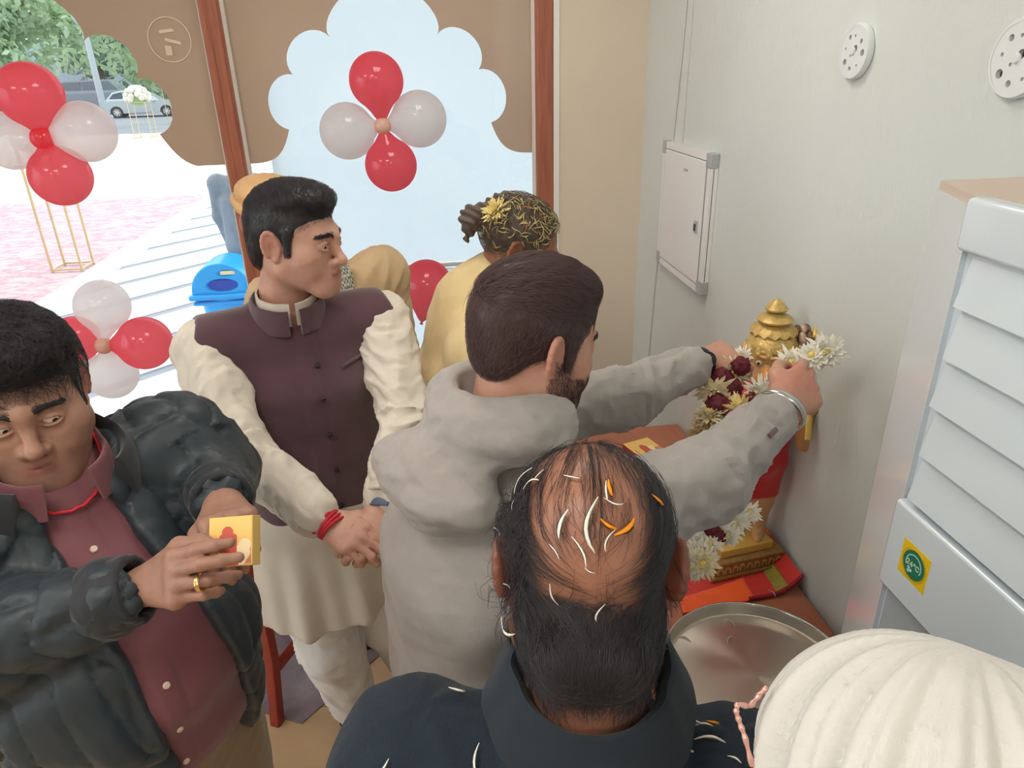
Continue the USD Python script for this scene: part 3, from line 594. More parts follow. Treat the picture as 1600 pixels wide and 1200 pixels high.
def air_conditioner():
    t = thing('air_conditioner', 'tall glossy white tower air conditioner against the right wall', 'air conditioner')
    x0, x1, y1, ch, y0, zt = .62, .893, .885, .125, .24, 1.846
    prof = Polygon([(x1, y0), (x0 + .02, y0), (x0 + .02, y1 - ch), (x0 + .064, y1), (x1, y1)])
    m = prism(prof, 1.30); obj('body', m, 'cabinet_edge', t, smooth=False); m2 = prism(prof, zt - 1.30 - .012); m2.apply_translation([0, 0, 1.30]); obj('upper_body', m2, 'cabinet_edge', t, smooth=False)
    cap = prism(prof.buffer(.003), .014); cap.apply_translation([0, 0, zt - .014]); obj('top_cover', cap, 'cabinet_top', t, smooth=False)
    obj('header_panel', rbox([x0 + .014, (y0 + y1 - ch) / 2, 1.818], [.028, y1 - ch - y0, .062], .006), 'cabinet_panel', t)
    zz = [1.784, 1.722, 1.656, 1.590, 1.520, 1.452]
    for i in range(5):     # stepped louvres, each with its upper edge tucked under the one above
        a, b = zz[i], zz[i + 1]; yl = y1 - ch - .020 - .003 * (i % 2)
        q = Polygon([(x0 + .012, a + .004), (x0 - .000, b + .001), (x0 + .020, b + .001), (x0 + .024, a + .004)]); T = basis([0, yl, 0], [1, 0, 0], [0, 0, 1]); m = prism(q, yl - y0, T); obj('louvre', m, 'cabinet_panel', t, smooth=False)
    obj('lower_panel', rbox([x0 + .010, (y0 + y1 - ch) / 2 + .0, 1.372], [.024, y1 - ch - y0 - .004, .140], .005), 'cabinet_panel', t)
    obj('grille_gap', bx(x0 + .016, x0 + .03, y0, y1 - ch, 1.442, 1.453), 'display_grey', t, smooth=False)
    obj('display_window', bx(x0 + .008, x0 + .03, y0 + .05, y1 - ch - .016, 1.12, 1.297), 'display_grey', t, smooth=False); obj('base_panel', rbox([x0 + .010, (y0 + y1 - ch) / 2, .56], [.024, y1 - ch - y0, 1.10], .005), 'cabinet_panel', t)
    for s_, za, zb in ((.004, 1.30, 1.83),): obj('corner_trim', prism(Polygon([(x0 + .012, y1 - ch + .0), (x0 + .03, y1 - ch), (x0 + .074, y1 - .006), (x0 + .060, y1 + .003)]), 1.835), 'cabinet_white', t, smooth=False)
    # energy sticker
    s = thing('sticker', 'square yellow sticker with a green dial on the white air conditioner', 'sticker'); X = x0 - .0024; c = np.array([X, .696, 1.374]); T = basis(c, [0, -1, 0], [0, 0, 1])
    T2 = T.copy(); add = lambda nm, poly, z, mt, lab=None: (lambda TT: obj(nm, prism(poly, .0004, TT), mt, s, smooth=False, label=lab))(T @ np.array([[1, 0, 0, 0], [0, 1, 0, 0], [0, 0, 1, z], [0, 0, 0, 1.]]))
    add('backing', sbox(-.027, -.027, .027, .027), -.0004, 'sticker_yellow'); add('dial', Point(0, 0).buffer(.0205), 0, 'sticker_green'); add('ring', Point(0, 0).buffer(.0216).difference(Point(0, 0).buffer(.0208)), .0, 'print_olive')
    arc = Point(0, 0).buffer(.0155).difference(Point(0, 0).buffer(.0138)).intersection(Polygon([(-.03, -.006), (-.03, .03), (.03, .03), (.03, -.006)])); add('scale_arc', arc, .0004, 'print_blue'); add('fan_icon', unary_union([Point(-.006 + .003 * math.cos(a), -.0105 + .003 * math.sin(a)).buffer(.0024) for a in (0, 2.1, 4.2)]), .0004, 'print_blue')
    tx = meshkit.text_mesh('24°C', .0075, .0004, True); b = tx.bounds; tx.apply_translation([-(b[0][0] + b[1][0]) / 2 - .001, -.004, .0004]); tx.apply_transform(T); obj('lettering', tx, 'print_pale', s, smooth=False)
    ticks = []
    for a in np.linspace(math.radians(35), math.radians(325), 34):
        for rr in (.0236,): m = bx(-.0005, .0005, -.0008, .0008, 0, .0004); m.apply_transform(trimesh.transformations.rotation_matrix(a - math.pi / 2, [0, 0, 1])); m.apply_translation([rr * math.cos(a + 1.57), rr * math.sin(a + 1.57), 0]); m.apply_transform(T); ticks.append(m)
    p = obj('rim_print', cat_(ticks), 'print_olive', s, smooth=False, kind='stuff')
air_conditioner()

def vent(y, z, rad, label):
    t = thing('vent_cover', label, 'vent cover'); hs = [(.0, .55), (.45, .35), (.62, -.05), (.35, -.5), (-.1, -.62), (-.5, -.38), (-.55, .1), (-.35, .5), (.12, .1), (-.18, -.15)]
    disc = Point(0, 0).buffer(rad - .004, 24); holes = [Point(a * rad, b * rad).buffer(rad * (.055 + .035 * (i % 3))) for i, (a, b) in enumerate(hs)]
    T = basis([W - .0015, y, z], [0, -1, 0], [0, 0, 1]); m = prism(disc.difference(unary_union(holes)), .012, T); obj('disc', m, 'plastic_white', t, smooth=False)
    obj('rim', lathe([(rad - .006, .0), (rad, .0), (rad + .001, .007), (rad - .002, .0125), (rad - .006, .0125)], 48, T), 'plastic_white', t, smooth=50)
    for i, h in enumerate(holes): obj('hole', prism(h, .004, T), 'hole_shade', t, smooth=False)  # dark discs stand in for the shade inside the holes
    pr = lathe([(0, .0155), (.006, .0155), (.008, .012), (0, .012)], 16, T); obj('hub', pr, 'plastic_white', t)
vent(1.485, 2.007, .052, 'round white perforated cover on the right wall, the smaller one nearer the window'); vent(1.050, 1.990, .056, 'round white perforated cover cut by the right edge of the photo')

def breaker_box():
    t = thing('distribution_box', 'white metal distribution board with grey corners on the right wall', 'electrical box'); ya, yb, za, zb = 2.135, 2.588, 1.30, 1.738; X = W
    obj('casing', bx(X - .016, X - .001, ya, yb, za, zb), 'metal_box', t, smooth=False)
    obj('frame', cat_([bx(X - .026, X - .014, ya, yb, zb - .022, zb), bx(X - .026, X - .014, ya, yb, za, za + .022), bx(X - .026, X - .014, ya, ya + .026, za, zb), bx(X - .026, X - .014, yb - .026, yb, za, zb)]), 'metal_box', t, smooth=False)
    for y in (ya, yb):
        for z in (za, zb): obj('corner_cap', rbox([X - .015, y + (.018 if y == ya else -.018), z + (.020 if z == za else -.020)], [.027, .040, .044], .003), 'metal_corner', t)
    d = obj('door', rbox([X - .022, (ya + yb) / 2, (za + zb) / 2], [.010, yb - ya - .058, zb - za - .050], .003), 'metal_box', t)
    l = obj('latch', rbox([X - .029, ya + .075, 1.506], [.008, .022, .040], .002), 'metal_corner', d); obj('door_gap', bx(X - .0285, X - .026, ya + .028, ya + .031, za + .03, zb - .03), 'metal_corner', d, smooth=False)
    obj('latch_slot', bx(X - .0345, X - .032, ya + .067, ya + .083, 1.494, 1.516), 'hole_shade', d, smooth=False); obj('nameplate', bx(X - .028, X - .0268, ya + .19, ya + .225, zb - .075, zb - .067), 'metal_corner', d, smooth=False)  # slot is a dark piece standing in for its shade
breaker_box()
for pts, lab, rr in (([(2.52, 2.6), (2.50, 2.14), (2.56, 1.72), (2.60, 1.50), (2.66, 1.2), (2.69, .78), (2.70, .4)], 'thin white cable hanging down the wall behind the distribution board', .0035), ([(2.46, 2.6), (2.452, 2.15), (2.462, 1.74)], 'thin white cable running from above into the distribution board', .0022)):
    y, z = np.array(pts).T; s_ = np.linspace(0, 1, len(y)); u = np.linspace(0, 1, 40); from_ = np.stack([np.full(40, W - rr), np.interp(u, s_, ndimage.gaussian_filter1d(y, .4)), np.interp(u, s_, z)], 1)
    from_[:, 1] = ndimage.gaussian_filter1d(from_[:, 1], 2, mode='nearest'); obj('wall_cable', tube(from_, rr, 8), 'cable_white', smooth=True, label=lab, cat='cable')

# ---------------------------------------------------------------- table and what stands on it
mat('table_wood', srgb(178, 112, 84), .3, noise=(5, .12, (8, .8, 1))); mat('table_edge', srgb(96, 52, 46), .4)
TZ = .75; TX0, TX1, TY0, TY1 = .39, .893, .893, 2.285
def table():
    t = thing('table', 'long reddish brown table against the white wall under the idol', 'table')
    obj('tabletop', rbox([(TX0 + TX1) / 2, (TY0 + TY1) / 2, TZ - .018], [TX1 - TX0, TY1 - TY0, .036], .003), 'table_wood', t); obj('edge_band', cat_([bx(TX0 - .002, TX0 + .0, TY0, TY1, TZ - .034, TZ - .003), bx(TX0, TX1, TY1, TY1 + .002, TZ - .034, TZ - .003)]), 'table_edge', t, smooth=False)
    for x in (TX0 + .05, TX1 - .05):
        for y in (TY0 + .06, TY1 - .06): obj('leg', rbox([x, y, (TZ - .036) / 2], [.05, .05, TZ - .036], .004), 'table_wood', t)
    obj('rear_panel', bx(TX1 - .02, TX1 - .005, TY0 + .09, TY1 - .09, .25, TZ - .036), 'table_wood', t, smooth=False)
table()
def plate():
    c = np.array([.655, 1.092, TZ]); R_ = .198; t = thing('steel_plate', 'large round stainless steel tray with a raised rim on the table', 'tray', c)
    M['steel_brushed'] = usdkit.material(stage, '/World/Looks/steel_brushed', {'tc': ('texture_coordinate', {}), 'v': ('vector_math', {'math_type': 'cross_product', 'vector2': (0, 0, 1)}), 'p': ('principled_bsdf', {'base_color': srgb(224, 218, 208), 'metallic': 1., 'roughness': .32, 'anisotropic': .85})}, [('tc.object', 'v.vector1'), ('v.vector', 'p.tangent')], surface='p.BSDF')
    obj('dish', lathe([(0, .003), (R_ - .010, .003), (R_ - .004, .006), (R_ - .001, .032), (R_ + .004, .034), (R_ + .004, .031), (R_ + .001, .004), (R_ - .006, .001), (0, .001)], 96), 'steel_brushed', t, smooth=40)
    obj('rolled_rim', lathe([(R_ + .003 + .0035 * math.cos(a), .033 + .0035 * math.sin(a)) for a in np.linspace(0, 2 * math.pi, 11)], 96), 'steel', t, smooth=True)
plate()
mat('cloth_red', srgb(206, 44, 36), .5, noise=(20, .12, (1, 1, 1)), bump=('noise', 700, .2, .001, (1, 1, 1)), sheen=.3); mat('cloth_orange', srgb(250, 92, 12), .6, sheen=.3); mat('cloth_border', srgb(150, 138, 52), .5, noise=(300, .5, (1, 1, 1))); mat('cloth_crimson', srgb(150, 20, 40), .6)
def sheet(c00, c10, c11, c01, s0, s1, t0, t1, amp, n=(40, 40), seed=1, th=.003, lift=None, ragged=0):
    """a lying cloth between four corners: bilinear, rippled, with thickness."""
    S, T = np.meshgrid(np.linspace(s0, s1, n[0]), np.linspace(t0, t1, n[1]), indexing='ij'); c = [np.asarray(x, float) for x in (c00, c10, c11, c01)]
    if ragged: T = T + ragged * (meshkit.fbm(np.stack([S * 9, 0 * S, 0 * S], -1), 3, seed) - .5) * (T == t1)
    p = ((1 - S) * (1 - T))[..., None] * c[0] + (S * (1 - T))[..., None] * c[1] + (S * T)[..., None] * c[2] + ((1 - S) * T)[..., None] * c[3]
    h = np.abs(fbm(p * [16, 16, 1], 3, seed)) * 2 * amp + (lift(S, T) if lift else 0); p[..., 2] += h; k = n[0] * n[1]; v = np.vstack([p.reshape(-1, 3) + [0, 0, th], p.reshape(-1, 3)])
    i, j = np.meshgrid(np.arange(n[0] - 1), np.arange(n[1] - 1), indexing='ij'); a = (i * n[1] + j).ravel(); q = np.stack([a, a + n[1], a + n[1] + 1, a + 1], 1); f = [q, q[:, ::-1] + k]
    e = list(range(n[1])) + [r_ * n[1] + n[1] - 1 for r_ in range(1, n[0])] + [(n[0] - 1) * n[1] + j_ for j_ in range(n[1] - 2, -1, -1)] + [r_ * n[1] for r_ in range(n[0] - 2, 0, -1)]; e = np.array(e); e2 = np.roll(e, -1); f.append(np.stack([e, e + k, e2 + k, e2], 1))
    m = trimesh.Trimesh(v, np.vstack([np.vstack([x[:, [0, 1, 2]], x[:, [0, 2, 3]]]) for x in f]), process=False); m.fix_normals(); return m
def altar_cloth():
    t = thing('altar_cloth', 'red and orange cloth with a green gold border spread under the idol', 'cloth'); z = TZ + .002; A, B, C_, D_ = (.590, 1.462, z), (.886, 1.650, z), (.886, 1.335, z), (.562, 1.302, z); up = lambda S, T: .045 * np.clip((S - .72) / .28, 0, 1) ** 2.2
    obj('cloth', sheet(A, B, C_, D_, 0, 1, 0, 1, .006, seed=3, lift=up), 'cloth_red', t, smooth=True)
    obj('border', sheet(A, B, C_, D_, .80, .90, .0, 1.0, .006, (10, 50), seed=3, lift=up, th=.0045), 'cloth_border', t, smooth=True, label='green and gold woven border'); obj('orange_patch', sheet(A, B, C_, D_, .55, 1.0, .0, .42, .006, (24, 24), seed=3, lift=up, th=.004, ragged=.06), 'cloth_orange', t, smooth=True, label='bright orange part of the cloth')
    obj('orange_fold', sheet(A, B, C_, D_, .0, .60, .68, 1.0, .006, (30, 20), seed=3, lift=up, th=.006), 'cloth_orange', t, smooth=True, label='bright orange fold at the front')
    obj('rim_hem', sheet(A, B, C_, D_, .55, 1.0, .97, 1.0, .006, (30, 4), seed=3, lift=up, th=.008), 'cloth_crimson', t, smooth=True)
altar_cloth()
mat('card_yellow', srgb(246, 206, 120), .45); mat('card_orange', srgb(226, 124, 30), .45); mat('card_red', srgb(186, 50, 40), .5); mat('print_red', srgb(206, 92, 74), .5); mat('card_maroon', srgb(120, 30, 36), .5); mat('print_cream', srgb(250, 232, 190), .5); mat('print_pink', srgb(226, 140, 120), .5)
def carton(T, label, w=.072, h=.076, d=.026, side='card_orange', end='card_red', face='card_yellow'):
    """a small printed carton: T puts its face in the xy plane, looking along +z."""
    t = thing('carton', label, 'box'); put = lambda m: (m.apply_transform(T), m)[1]
    obj('box', put(rbox([0, 0, -d / 2], [w, h, d], .0012)), side, t); obj('front', put(bx(-w / 2 + .001, w / 2 - .001, -h / 2 + .001, h / 2 - .001, -.0002, .0005)), face, t, smooth=False)
    obj('end_flap', put(bx(-w / 2 - .0006, -w / 2 + .0005, -h / 2 + .001, h / 2 - .001, -d + .001, -.001)), end, t, smooth=False)
    g = [Point(-.004, .012).buffer(.0085), sbox(-.012, -.018, .006, .006).buffer(.004), Polygon([(-.014, -.03), (.010, -.03), (.004, -.01), (-.010, -.01)]).buffer(.003)]; obj('printed_figure', put((lambda m: (m.apply_translation([0, 0, .0005]), m)[1])(prism(unary_union(g), .0004))), 'print_red', t, smooth=False)
    obj('printed_cloud', put((lambda m: (m.apply_translation([.018, -.016, .0004]), m)[1])(prism(unary_union([Point(0, 0).buffer(.012), Point(.004, .010).buffer(.009), Point(-.002, -.009).buffer(.008)]), .0004))), 'print_cream', t, smooth=False)
    obj('printed_corner', put((lambda m: (m.apply_translation([0, 0, .0004]), m)[1])(prism(sbox(w * .28, -h / 2 + .003, w / 2 - .002, -h * .12), .0003))), 'print_pink', t, smooth=False); return t
p0, p1_, p2_ = np.array([.660, 2.004, TZ + .030]), np.array([.768, 2.040, TZ + .030]), np.array([.632, 2.118, TZ + .030])
carton(basis((p1_ + p2_) / 2, p1_ - p0, p2_ - p0), 'small yellow and red printed box lying on the far end of the table', .105, .112, .028)

# ---------------------------------------------------------------- the golden idol
mat('gold', srgb(206, 176, 108), .42, .3, noise=(60, .25, (1, 1, 1)), bump=('noise', 220, .35, .002, (1, 1, 1))); mat('gold_bright', srgb(228, 192, 104), .32, .4); mat('gold_dark', srgb(158, 122, 72), .45, .3, noise=(80, .3, (1, 1, 1))); mat('idol_tan', srgb(206, 160, 110), .4, .15); mat('idol_orange', srgb(230, 160, 80), .45); mat('silk_red', srgb(208, 24, 30), .45, sheen=.3); mat('bead_brown', srgb(120, 92, 72), .4, .3); mat('bead_pale', srgb(196, 170, 150), .4, .3)
IB = np.array([.772, 1.492, TZ + .006]); FO = np.array([.040, .022, -.004]); iy = unit([-.50, -.86, 0]); ix = np.cross(iy, Z)
def idol():
    t = thing('idol', 'golden standing idol with a tiered crown and mace on a carved pedestal', 'statue'); I = np.eye(4); I[:3, 0], I[:3, 1], I[:3, 2], I[:3, 3] = ix, iy, Z, IB + FO
    px, py = unit([.985, .15, 0]), unit([-.15, .985, 0]); T = np.eye(4); T[:3, 0], T[:3, 1], T[:3, 2], T[:3, 3] = px, py, Z, IB + np.array([0, .0, .002])
    put = lambda m, TT=T: (m.apply_transform(TT), m)[1]
    obj('plinth', put(bx(-.112, .112, -.080, .080, 0, .012, .003)), 'gold_dark', t); obj('frieze_block', put(bx(-.100, .100, -.072, .072, .012, .040)), 'gold_dark', t, smooth=False); obj('cornice', put(bx(-.104, .104, -.075, .075, .040, .050, .003)), 'gold_dark', t); obj('upper_step', put(bx(-.078, .078, -.055, .055, .050, .074, .003)), 'gold_bright', t)
    for i in range(9):
        u = Polygon([(-.008, .0), (-.008, .012), (-.005, .018), (0, .020), (.005, .018), (.008, .012), (.008, 0), (.0055, 0), (.0055, .011), (.003, .015), (-.003, .015), (-.0055, .011), (-.0055, 0)]); TT = T @ basis([-.086 + .0215 * i, -.072, .016], [1, 0, 0], [0, 0, 1]); obj('carved_petal', prism(u, .004, TT), 'gold', t, smooth=False)
        TT = T @ basis([-.100, .062 - .0155 * i, .016], [0, -1, 0], [0, 0, 1]); obj('carved_petal', prism(u, .004, TT), 'gold', t, smooth=False)
    L = lambda x, y, z: tf(I, np.array([x, y, z])); A = I[:3, :3]; s = 1.0
    S = Solid()      # legs, trunk, arms, neck, face: one figure
    for x in (-1, 1): S.cone(L(x * .026, .01, .092), L(x * .028, -.005, .18), .020, .026, .02); S.cone(L(x * .028, -.005, .18), L(x * .026, -.01, .29), .026, .038, .02); S.cone(L(x * .026, -.012, .086), L(x * .030, .044, .082), .016, .013, .015); S.cone(L(x * .026, -.005, .10), L(x * .026, .0, .11), .0215, .0215, .004)
    S.ecap(L(0, -.012, .30), L(0, -.008, .37), (.058, .045, .04), (.062, .045, .04), ix, .03); S.ecap(L(0, -.008, .37), L(0, -.004, .445), (.060, .044, .04), (.082, .048, .04), ix, .03); S.cone(L(0, -.004, .46), L(0, .004, .52), .032, .030, .02)
    for x in (-1, 1): S.cone(L(x * .085, -.004, .455), L(x * .108, .01, .37), .026, .020, .015)
    S.cone(L(.108, .01, .37), L(.080, .075, .36), .019, .015, .01); S.cone(L(-.108, .01, .37), L(-.105, .030, .47), .019, .015, .01); S.ball(L(-.105, .032, .48), .021, .01); S.ell(L(.074, .092, .375), (.012, .018, .032), A, .01)
    S.ell(L(0, .012, .572), (.048, .054, .060), A, .02); S.ell(L(0, .052, .548), (.030, .030, .028), A, .015); S.cone(L(0, .062, .573), L(0, .080, .556), .008, .013, .01); S.ell(L(0, .054, .532), (.028, .024, .016), A, .01); S.cone(L(-.02, .074, .543), L(.02, .074, .543), .0018, None, .003, -1)
    for x in (-1, 1): S.ball(L(x * .022, .060, .588), .011, .006, -1); S.ball(L(x * .021, .0545, .588), .0085, .003); S.ell(L(x * .052, .0, .566), (.006, .012, .020), A, .006); S.cone(L(x * .008, .066, .604), L(x * .034, .050, .604), .006, .004, .006)
    f = S.mesh(.0035); obj('figure', f, 'idol_tan', t, smooth=True)
    F_ = Solid(); F_.ell(L(0, .052, .5495), (.031, .032, .026), A, .01); F_.cone(L(0, .064, .574), L(0, .082, .557), .0095, .0142, .008); F_.cone(L(-.02, .078, .543), L(.02, .078, .543), .0022, None, .003, -1); F_.cut(L(0, .056, .55), A[:, 1], .004); obj('muzzle', F_.mesh(.0025), 'idol_orange', t, smooth=True, label='orange muzzle of the idol')
    for x in (-1, 1):
        b = trimesh.creation.icosphere(2, .0078); b.apply_translation(L(x * .021, .0575, .588)); e = obj('eye', b, 'eye_white', t, smooth=True); b = trimesh.creation.icosphere(1, .0038); b.apply_translation(L(x * .0215, .0635, .588)); obj('pupil', b, 'iris_dark', e, smooth=True)
        obj('ear_ring', lathe([(.011 + .003 * math.cos(a), .003 * math.sin(a)) for a in np.linspace(0, 6.2832, 9)], 20, basis(L(x * .058, .0, .538), A[:, 1], A[:, 2])), 'gold_bright', t, smooth=True)
    C_ = Solid(); C_.ell(L(0, -.002, .610), (.060, .064, .050), A, .01); C_.cut(L(0, 0, .592), A @ unit([0, -.28, 1]), .004); m = C_.mesh(.003); displace(m, .004 * np.abs(fbm((np.asarray(m.vertices) - IB) * 90, 2, 4)) * 2); obj('crown_cap', m, 'gold', t, smooth=True)
    TC = np.eye(4); TC[:3, :3] = A; TC[:3, 3] = L(0, -.006, .640)
    band = lathe([(.061, -.052), (.066, -.048), (.066, -.034), (.060, -.030)], 40, TC); obj('crown_band', band, 'gold_bright', t, smooth=50)
    for i in range(7):
        a = -1.2 + .4 * i; S2 = Solid(); o = np.array([math.sin(a) * .064, math.cos(a) * .064 - .004, .603]); S2.ell(L(*o), (.010, .007, .018 + .008 * math.cos(a)), A, .004); S2.ball(L(*(o + [0, .004, .004])), .006, .004); obj('crown_leaf', S2.mesh(.0028), 'gold', t, smooth=True)
    rings = [(.052, .004), (.056, .008), (.050, .018), (.030, .028), (.026, .030), (.040, .034), (.043, .039), (.036, .046), (.020, .054), (.017, .058), (.026, .062), (.027, .066), (.020, .074), (.012, .083), (.0, .090)]
    m = lathe(rings[:5] + [(0, .031)], 40, TC); V = np.asarray(m.vertices); q = (V - TC[:3, 3]) @ A; an = np.arctan2(q[:, 1], q[:, 0]); k = sstep(.045, .054, np.hypot(q[:, 0], q[:, 1])); m.vertices = V + A[:, 2] * (k * .005 * np.sin(an * 14))[:, None]; obj('crown_tier', m, 'gold', t, smooth=60)
    obj('crown_tier', lathe([(0, .03)] + rings[5:9] + [(0, .055)], 40, TC), 'gold', t, smooth=50); obj('finial', lathe([(0, .055)] + rings[9:], 32, TC), 'gold', t, smooth=50)
    # mace over the shoulder: ribbed head inside a ring, shaft down to the hand
    hd = L(-.066, -.034, .612); ax = unit(L(-.105, .032, .48) - hd); TM = np.eye(4); TM[:3, 2] = -ax; TM[:3, 0] = unit(np.cross(ax, A[:, 0])); TM[:3, 1] = np.cross(TM[:3, 2], TM[:3, 0]); TM[:3, 3] = hd
    obj('mace_shaft', tube([hd, L(-.105, .032, .48), L(-.112, .07, .41)], .009, 12), 'gold_bright', t, smooth=50)
    for i in range(10):
        a = i * 2 * math.pi / 10
        for z_, rr, sz in ((.010, .036, .0165), (.034, .026, .0135), (-.014, .030, .0135)): S2 = trimesh.creation.icosphere(2, 1.0); S2.apply_scale([sz * .62, sz * .62, sz * 1.0]); S2.apply_transform(trimesh.transformations.rotation_matrix(-.5 * (z_ - .008) / .03, [0, 1, 0])); S2.apply_translation([rr - .004, 0, z_]); S2.apply_transform(trimesh.transformations.rotation_matrix(a + z_ * 12, [0, 0, 1])); S2.apply_transform(TM); obj('mace_lobe', S2, ['bead_brown', 'bead_pale'][i % 2], t, smooth=True)
    S2 = trimesh.creation.icosphere(2, .030); S2.apply_transform(TM); obj('mace_core', S2, 'bead_brown', t, smooth=True)
    rg = [L(-.066 - .026, -.034, .612) + A[:, 1] * .0 + (A @ np.array([.0, -math.cos(a) * .050, math.sin(a) * .050])) for a in np.linspace(-.5, 2.4, 24)]; obj('mace_ring', tube(rg, .0055, 10), 'gold_bright', t, smooth=True)
    # red silk: chest cloth and wrap
    S = Solid(); S.ecap(L(0, -.008, .36), L(0, -.002, .46), (.072, .054, .05), (.092, .056, .05), ix, .02); S.cone(L(0, .0, .48), L(0, .002, .50), .050, .042, .02); m = S.mesh(.005); folds(m, .010, (40, 40, 20), 2); obj('red_shawl', m, 'silk_red', t, smooth=True, label='bright red silk wrapped round the chest')
    S = Solid(); S.ecap(L(0, -.008, .30), L(0, -.008, .35), (.072, .056, .04), (.070, .053, .04), ix, .02); S.ecap(L(.0, -.01, .20), L(0, -.008, .30), (.062, .050, .02), (.070, .055, .03), ix, .02); S.cut(L(0, 0, .195), Z, .003); m = S.mesh(.005); V = np.asarray(m.vertices); q = (V - IB) @ A; displace(m, .004 * np.sin(np.arctan2(q[:, 1], q[:, 0]) * 9)); obj('red_wrap', m, 'silk_red', t, smooth=True, label='dark red silk wrap round the hips')
idol()
mat('petal_cream', srgb(240, 230, 196), .7); mat('petal_white', srgb(244, 242, 230), .7); mat('petal_yellow', srgb(236, 216, 120), .7); mat('petal_maroon', srgb(92, 12, 34), .7, noise=(120, .5, (1, 1, 1))); mat('petal_orange', srgb(240, 150, 20), .7); mat('petal_red', srgb(206, 30, 30), .7); mat('tassel_cream', srgb(224, 200, 150), .8); mat('petal_lemon', srgb(238, 222, 150), .7)
def chrysanthemum(rad, n=46, seed=0, up=.5, sides=1):
    """narrow curved petals round +z."""
    g = np.random.default_rng(seed); out = []
    for i in range(n):
        ring = i / n; el = .05 + 1.25 * (1 - ring) ** 1.2 * up * 2 + g.normal() * .12; a = i * 2.39996 + g.normal() * .1; L_ = rad * (.55 + .5 * ring) * (.85 + .3 * g.random()); w = rad * .10
        d = np.array([math.cos(a) * math.cos(el), math.sin(a) * math.cos(el), math.sin(el)]); sd = np.array([-math.sin(a), math.cos(a), 0]); n_ = np.cross(sd, d); u = np.array([0, .4, .75, 1.0])
        p = np.outer(u * L_, d) + np.outer(np.sin(u * 2.2) * L_ * .16, n_) - np.outer(u ** 2 * L_ * .12, [0, 0, 1]); ww = np.array([.5, 1, .9, .15]) * w
        v = np.vstack([p - ww[:, None] * sd, p + ww[:, None] * sd, p + n_ * w * .4 - [0, 0, .0]]); f = []
        for k in range(3):
            for x, y in ((0, 8), (8, 4), (4, 0)): f += [[x + k, y + k, y + k + 1], [x + k, y + k + 1, x + k + 1]]
        out.append(trimesh.Trimesh(v, f, process=False))
    return cat_(out)
def rose(rad, seed=0):
    m = trimesh.creation.icosphere(3, rad); V = np.asarray(m.vertices); displace(m, rad * .45 * np.abs(fbm(V * (2.6 / rad), 2, seed)) * 2 - rad * .1); return m
def garland():
    t = thing('garland', 'thick flower garland of white blooms and dark red roses hung round the idol', 'garland'); g = np.random.default_rng(5)
    spots = [  # u, v, depth, radius, kind
        (1290, 548, 1.42, .036, 'w'), (1268, 556, 1.42, .032, 'w'), (1236, 566, 1.44, .032, 'w'), (1224, 590, 1.45, .034, 'w'), (1206, 606, 1.46, .032, 'w'), (1186, 612, 1.47, .033, 'w'), (1172, 628, 1.47, .022, 'r'), (1160, 640, 1.46, .034, 'y'), (1146, 652, 1.46, .020, 'r'), (1150, 668, 1.46, .024, 'w'),
        (1160, 556, 1.58, .022, 'w'), (1146, 582, 1.56, .036, 'c'), (1158, 572, 1.53, .022, 'r'), (1126, 594, 1.54, .030, 'r'), (1142, 606, 1.53, .026, 'r'), (1116, 612, 1.52, .040, 'c'), (1134, 620, 1.52, .028, 'c'), (1122, 634, 1.51, .030, 'r'), (1138, 640, 1.50, .024, 'r'), (1108, 648, 1.50, .036, 'c'), (1112, 668, 1.50, .036, 't'), (1100, 690, 1.50, .036, 't'), (1126, 664, 1.49, .030, 'c'), (1104, 712, 1.50, .034, 't'),
        (1172, 800, 1.60, .026, 'w'), (1150, 815, 1.58, .030, 'w'), (1128, 826, 1.55, .030, 'w'), (1120, 838, 1.53, .020, 'r'), (1140, 836, 1.53, .026, 'w'), (1108, 836, 1.54, .026, 'w'), (1112, 850, 1.52, .026, 'w'), (1096, 850, 1.54, .030, 'w'), (1094, 866, 1.52, .036, 'w'), (1086, 882, 1.50, .034, 'w'), (1098, 880, 1.49, .034, 'c'), (1112, 828, 1.53, .018, 'r')]
    for i, (u, v, d, r_, k) in enumerate(spots):
        p = P(u, v, d); fw = unit(unit(CAM - p) + g.normal(size=3) * .35); x = unit(np.cross(fw, [.3, .2, 1])); T = basis(p, x, np.cross(fw, x))
        if k == 'r': m = rose(r_ * .9, i); m.apply_transform(T); obj('rose', m, 'petal_maroon', t, smooth=True)
        else:
            m = chrysanthemum(r_ * (1.12 if k != 't' else 1.25), 76 if k != 't' else 110, i, .5 if k != 't' else .8); m.apply_transform(T); b = obj({'t': 'tassel_bloom'}.get(k, 'white_bloom'), m, {'w': 'petal_white', 'c': 'petal_cream', 'y': 'petal_lemon', 't': 'tassel_cream'}[k], t, smooth=False)
            if k in 'wcy': q = rose(r_ * .20, i + 60); T2 = T.copy(); T2[:3, 3] += fw * r_ * .25; q.apply_transform(T2); obj('bloom_heart', q, 'petal_yellow', b, smooth=True)
    path = [P(1290, 556, 1.42), P(1236, 574, 1.45), P(1186, 616, 1.48), P(1150, 655, 1.48), P(1140, 740, 1.50), P(1135, 830, 1.55), P(1092, 872, 1.53)]; path2 = [P(1166, 556, 1.60), P(1130, 600, 1.55), P(1108, 650, 1.52), P(1104, 715, 1.52)]
    for p in (path, path2): obj('string', tube(np.array(p), .004, 6), 'tassel_cream', t, smooth=True)
garland()

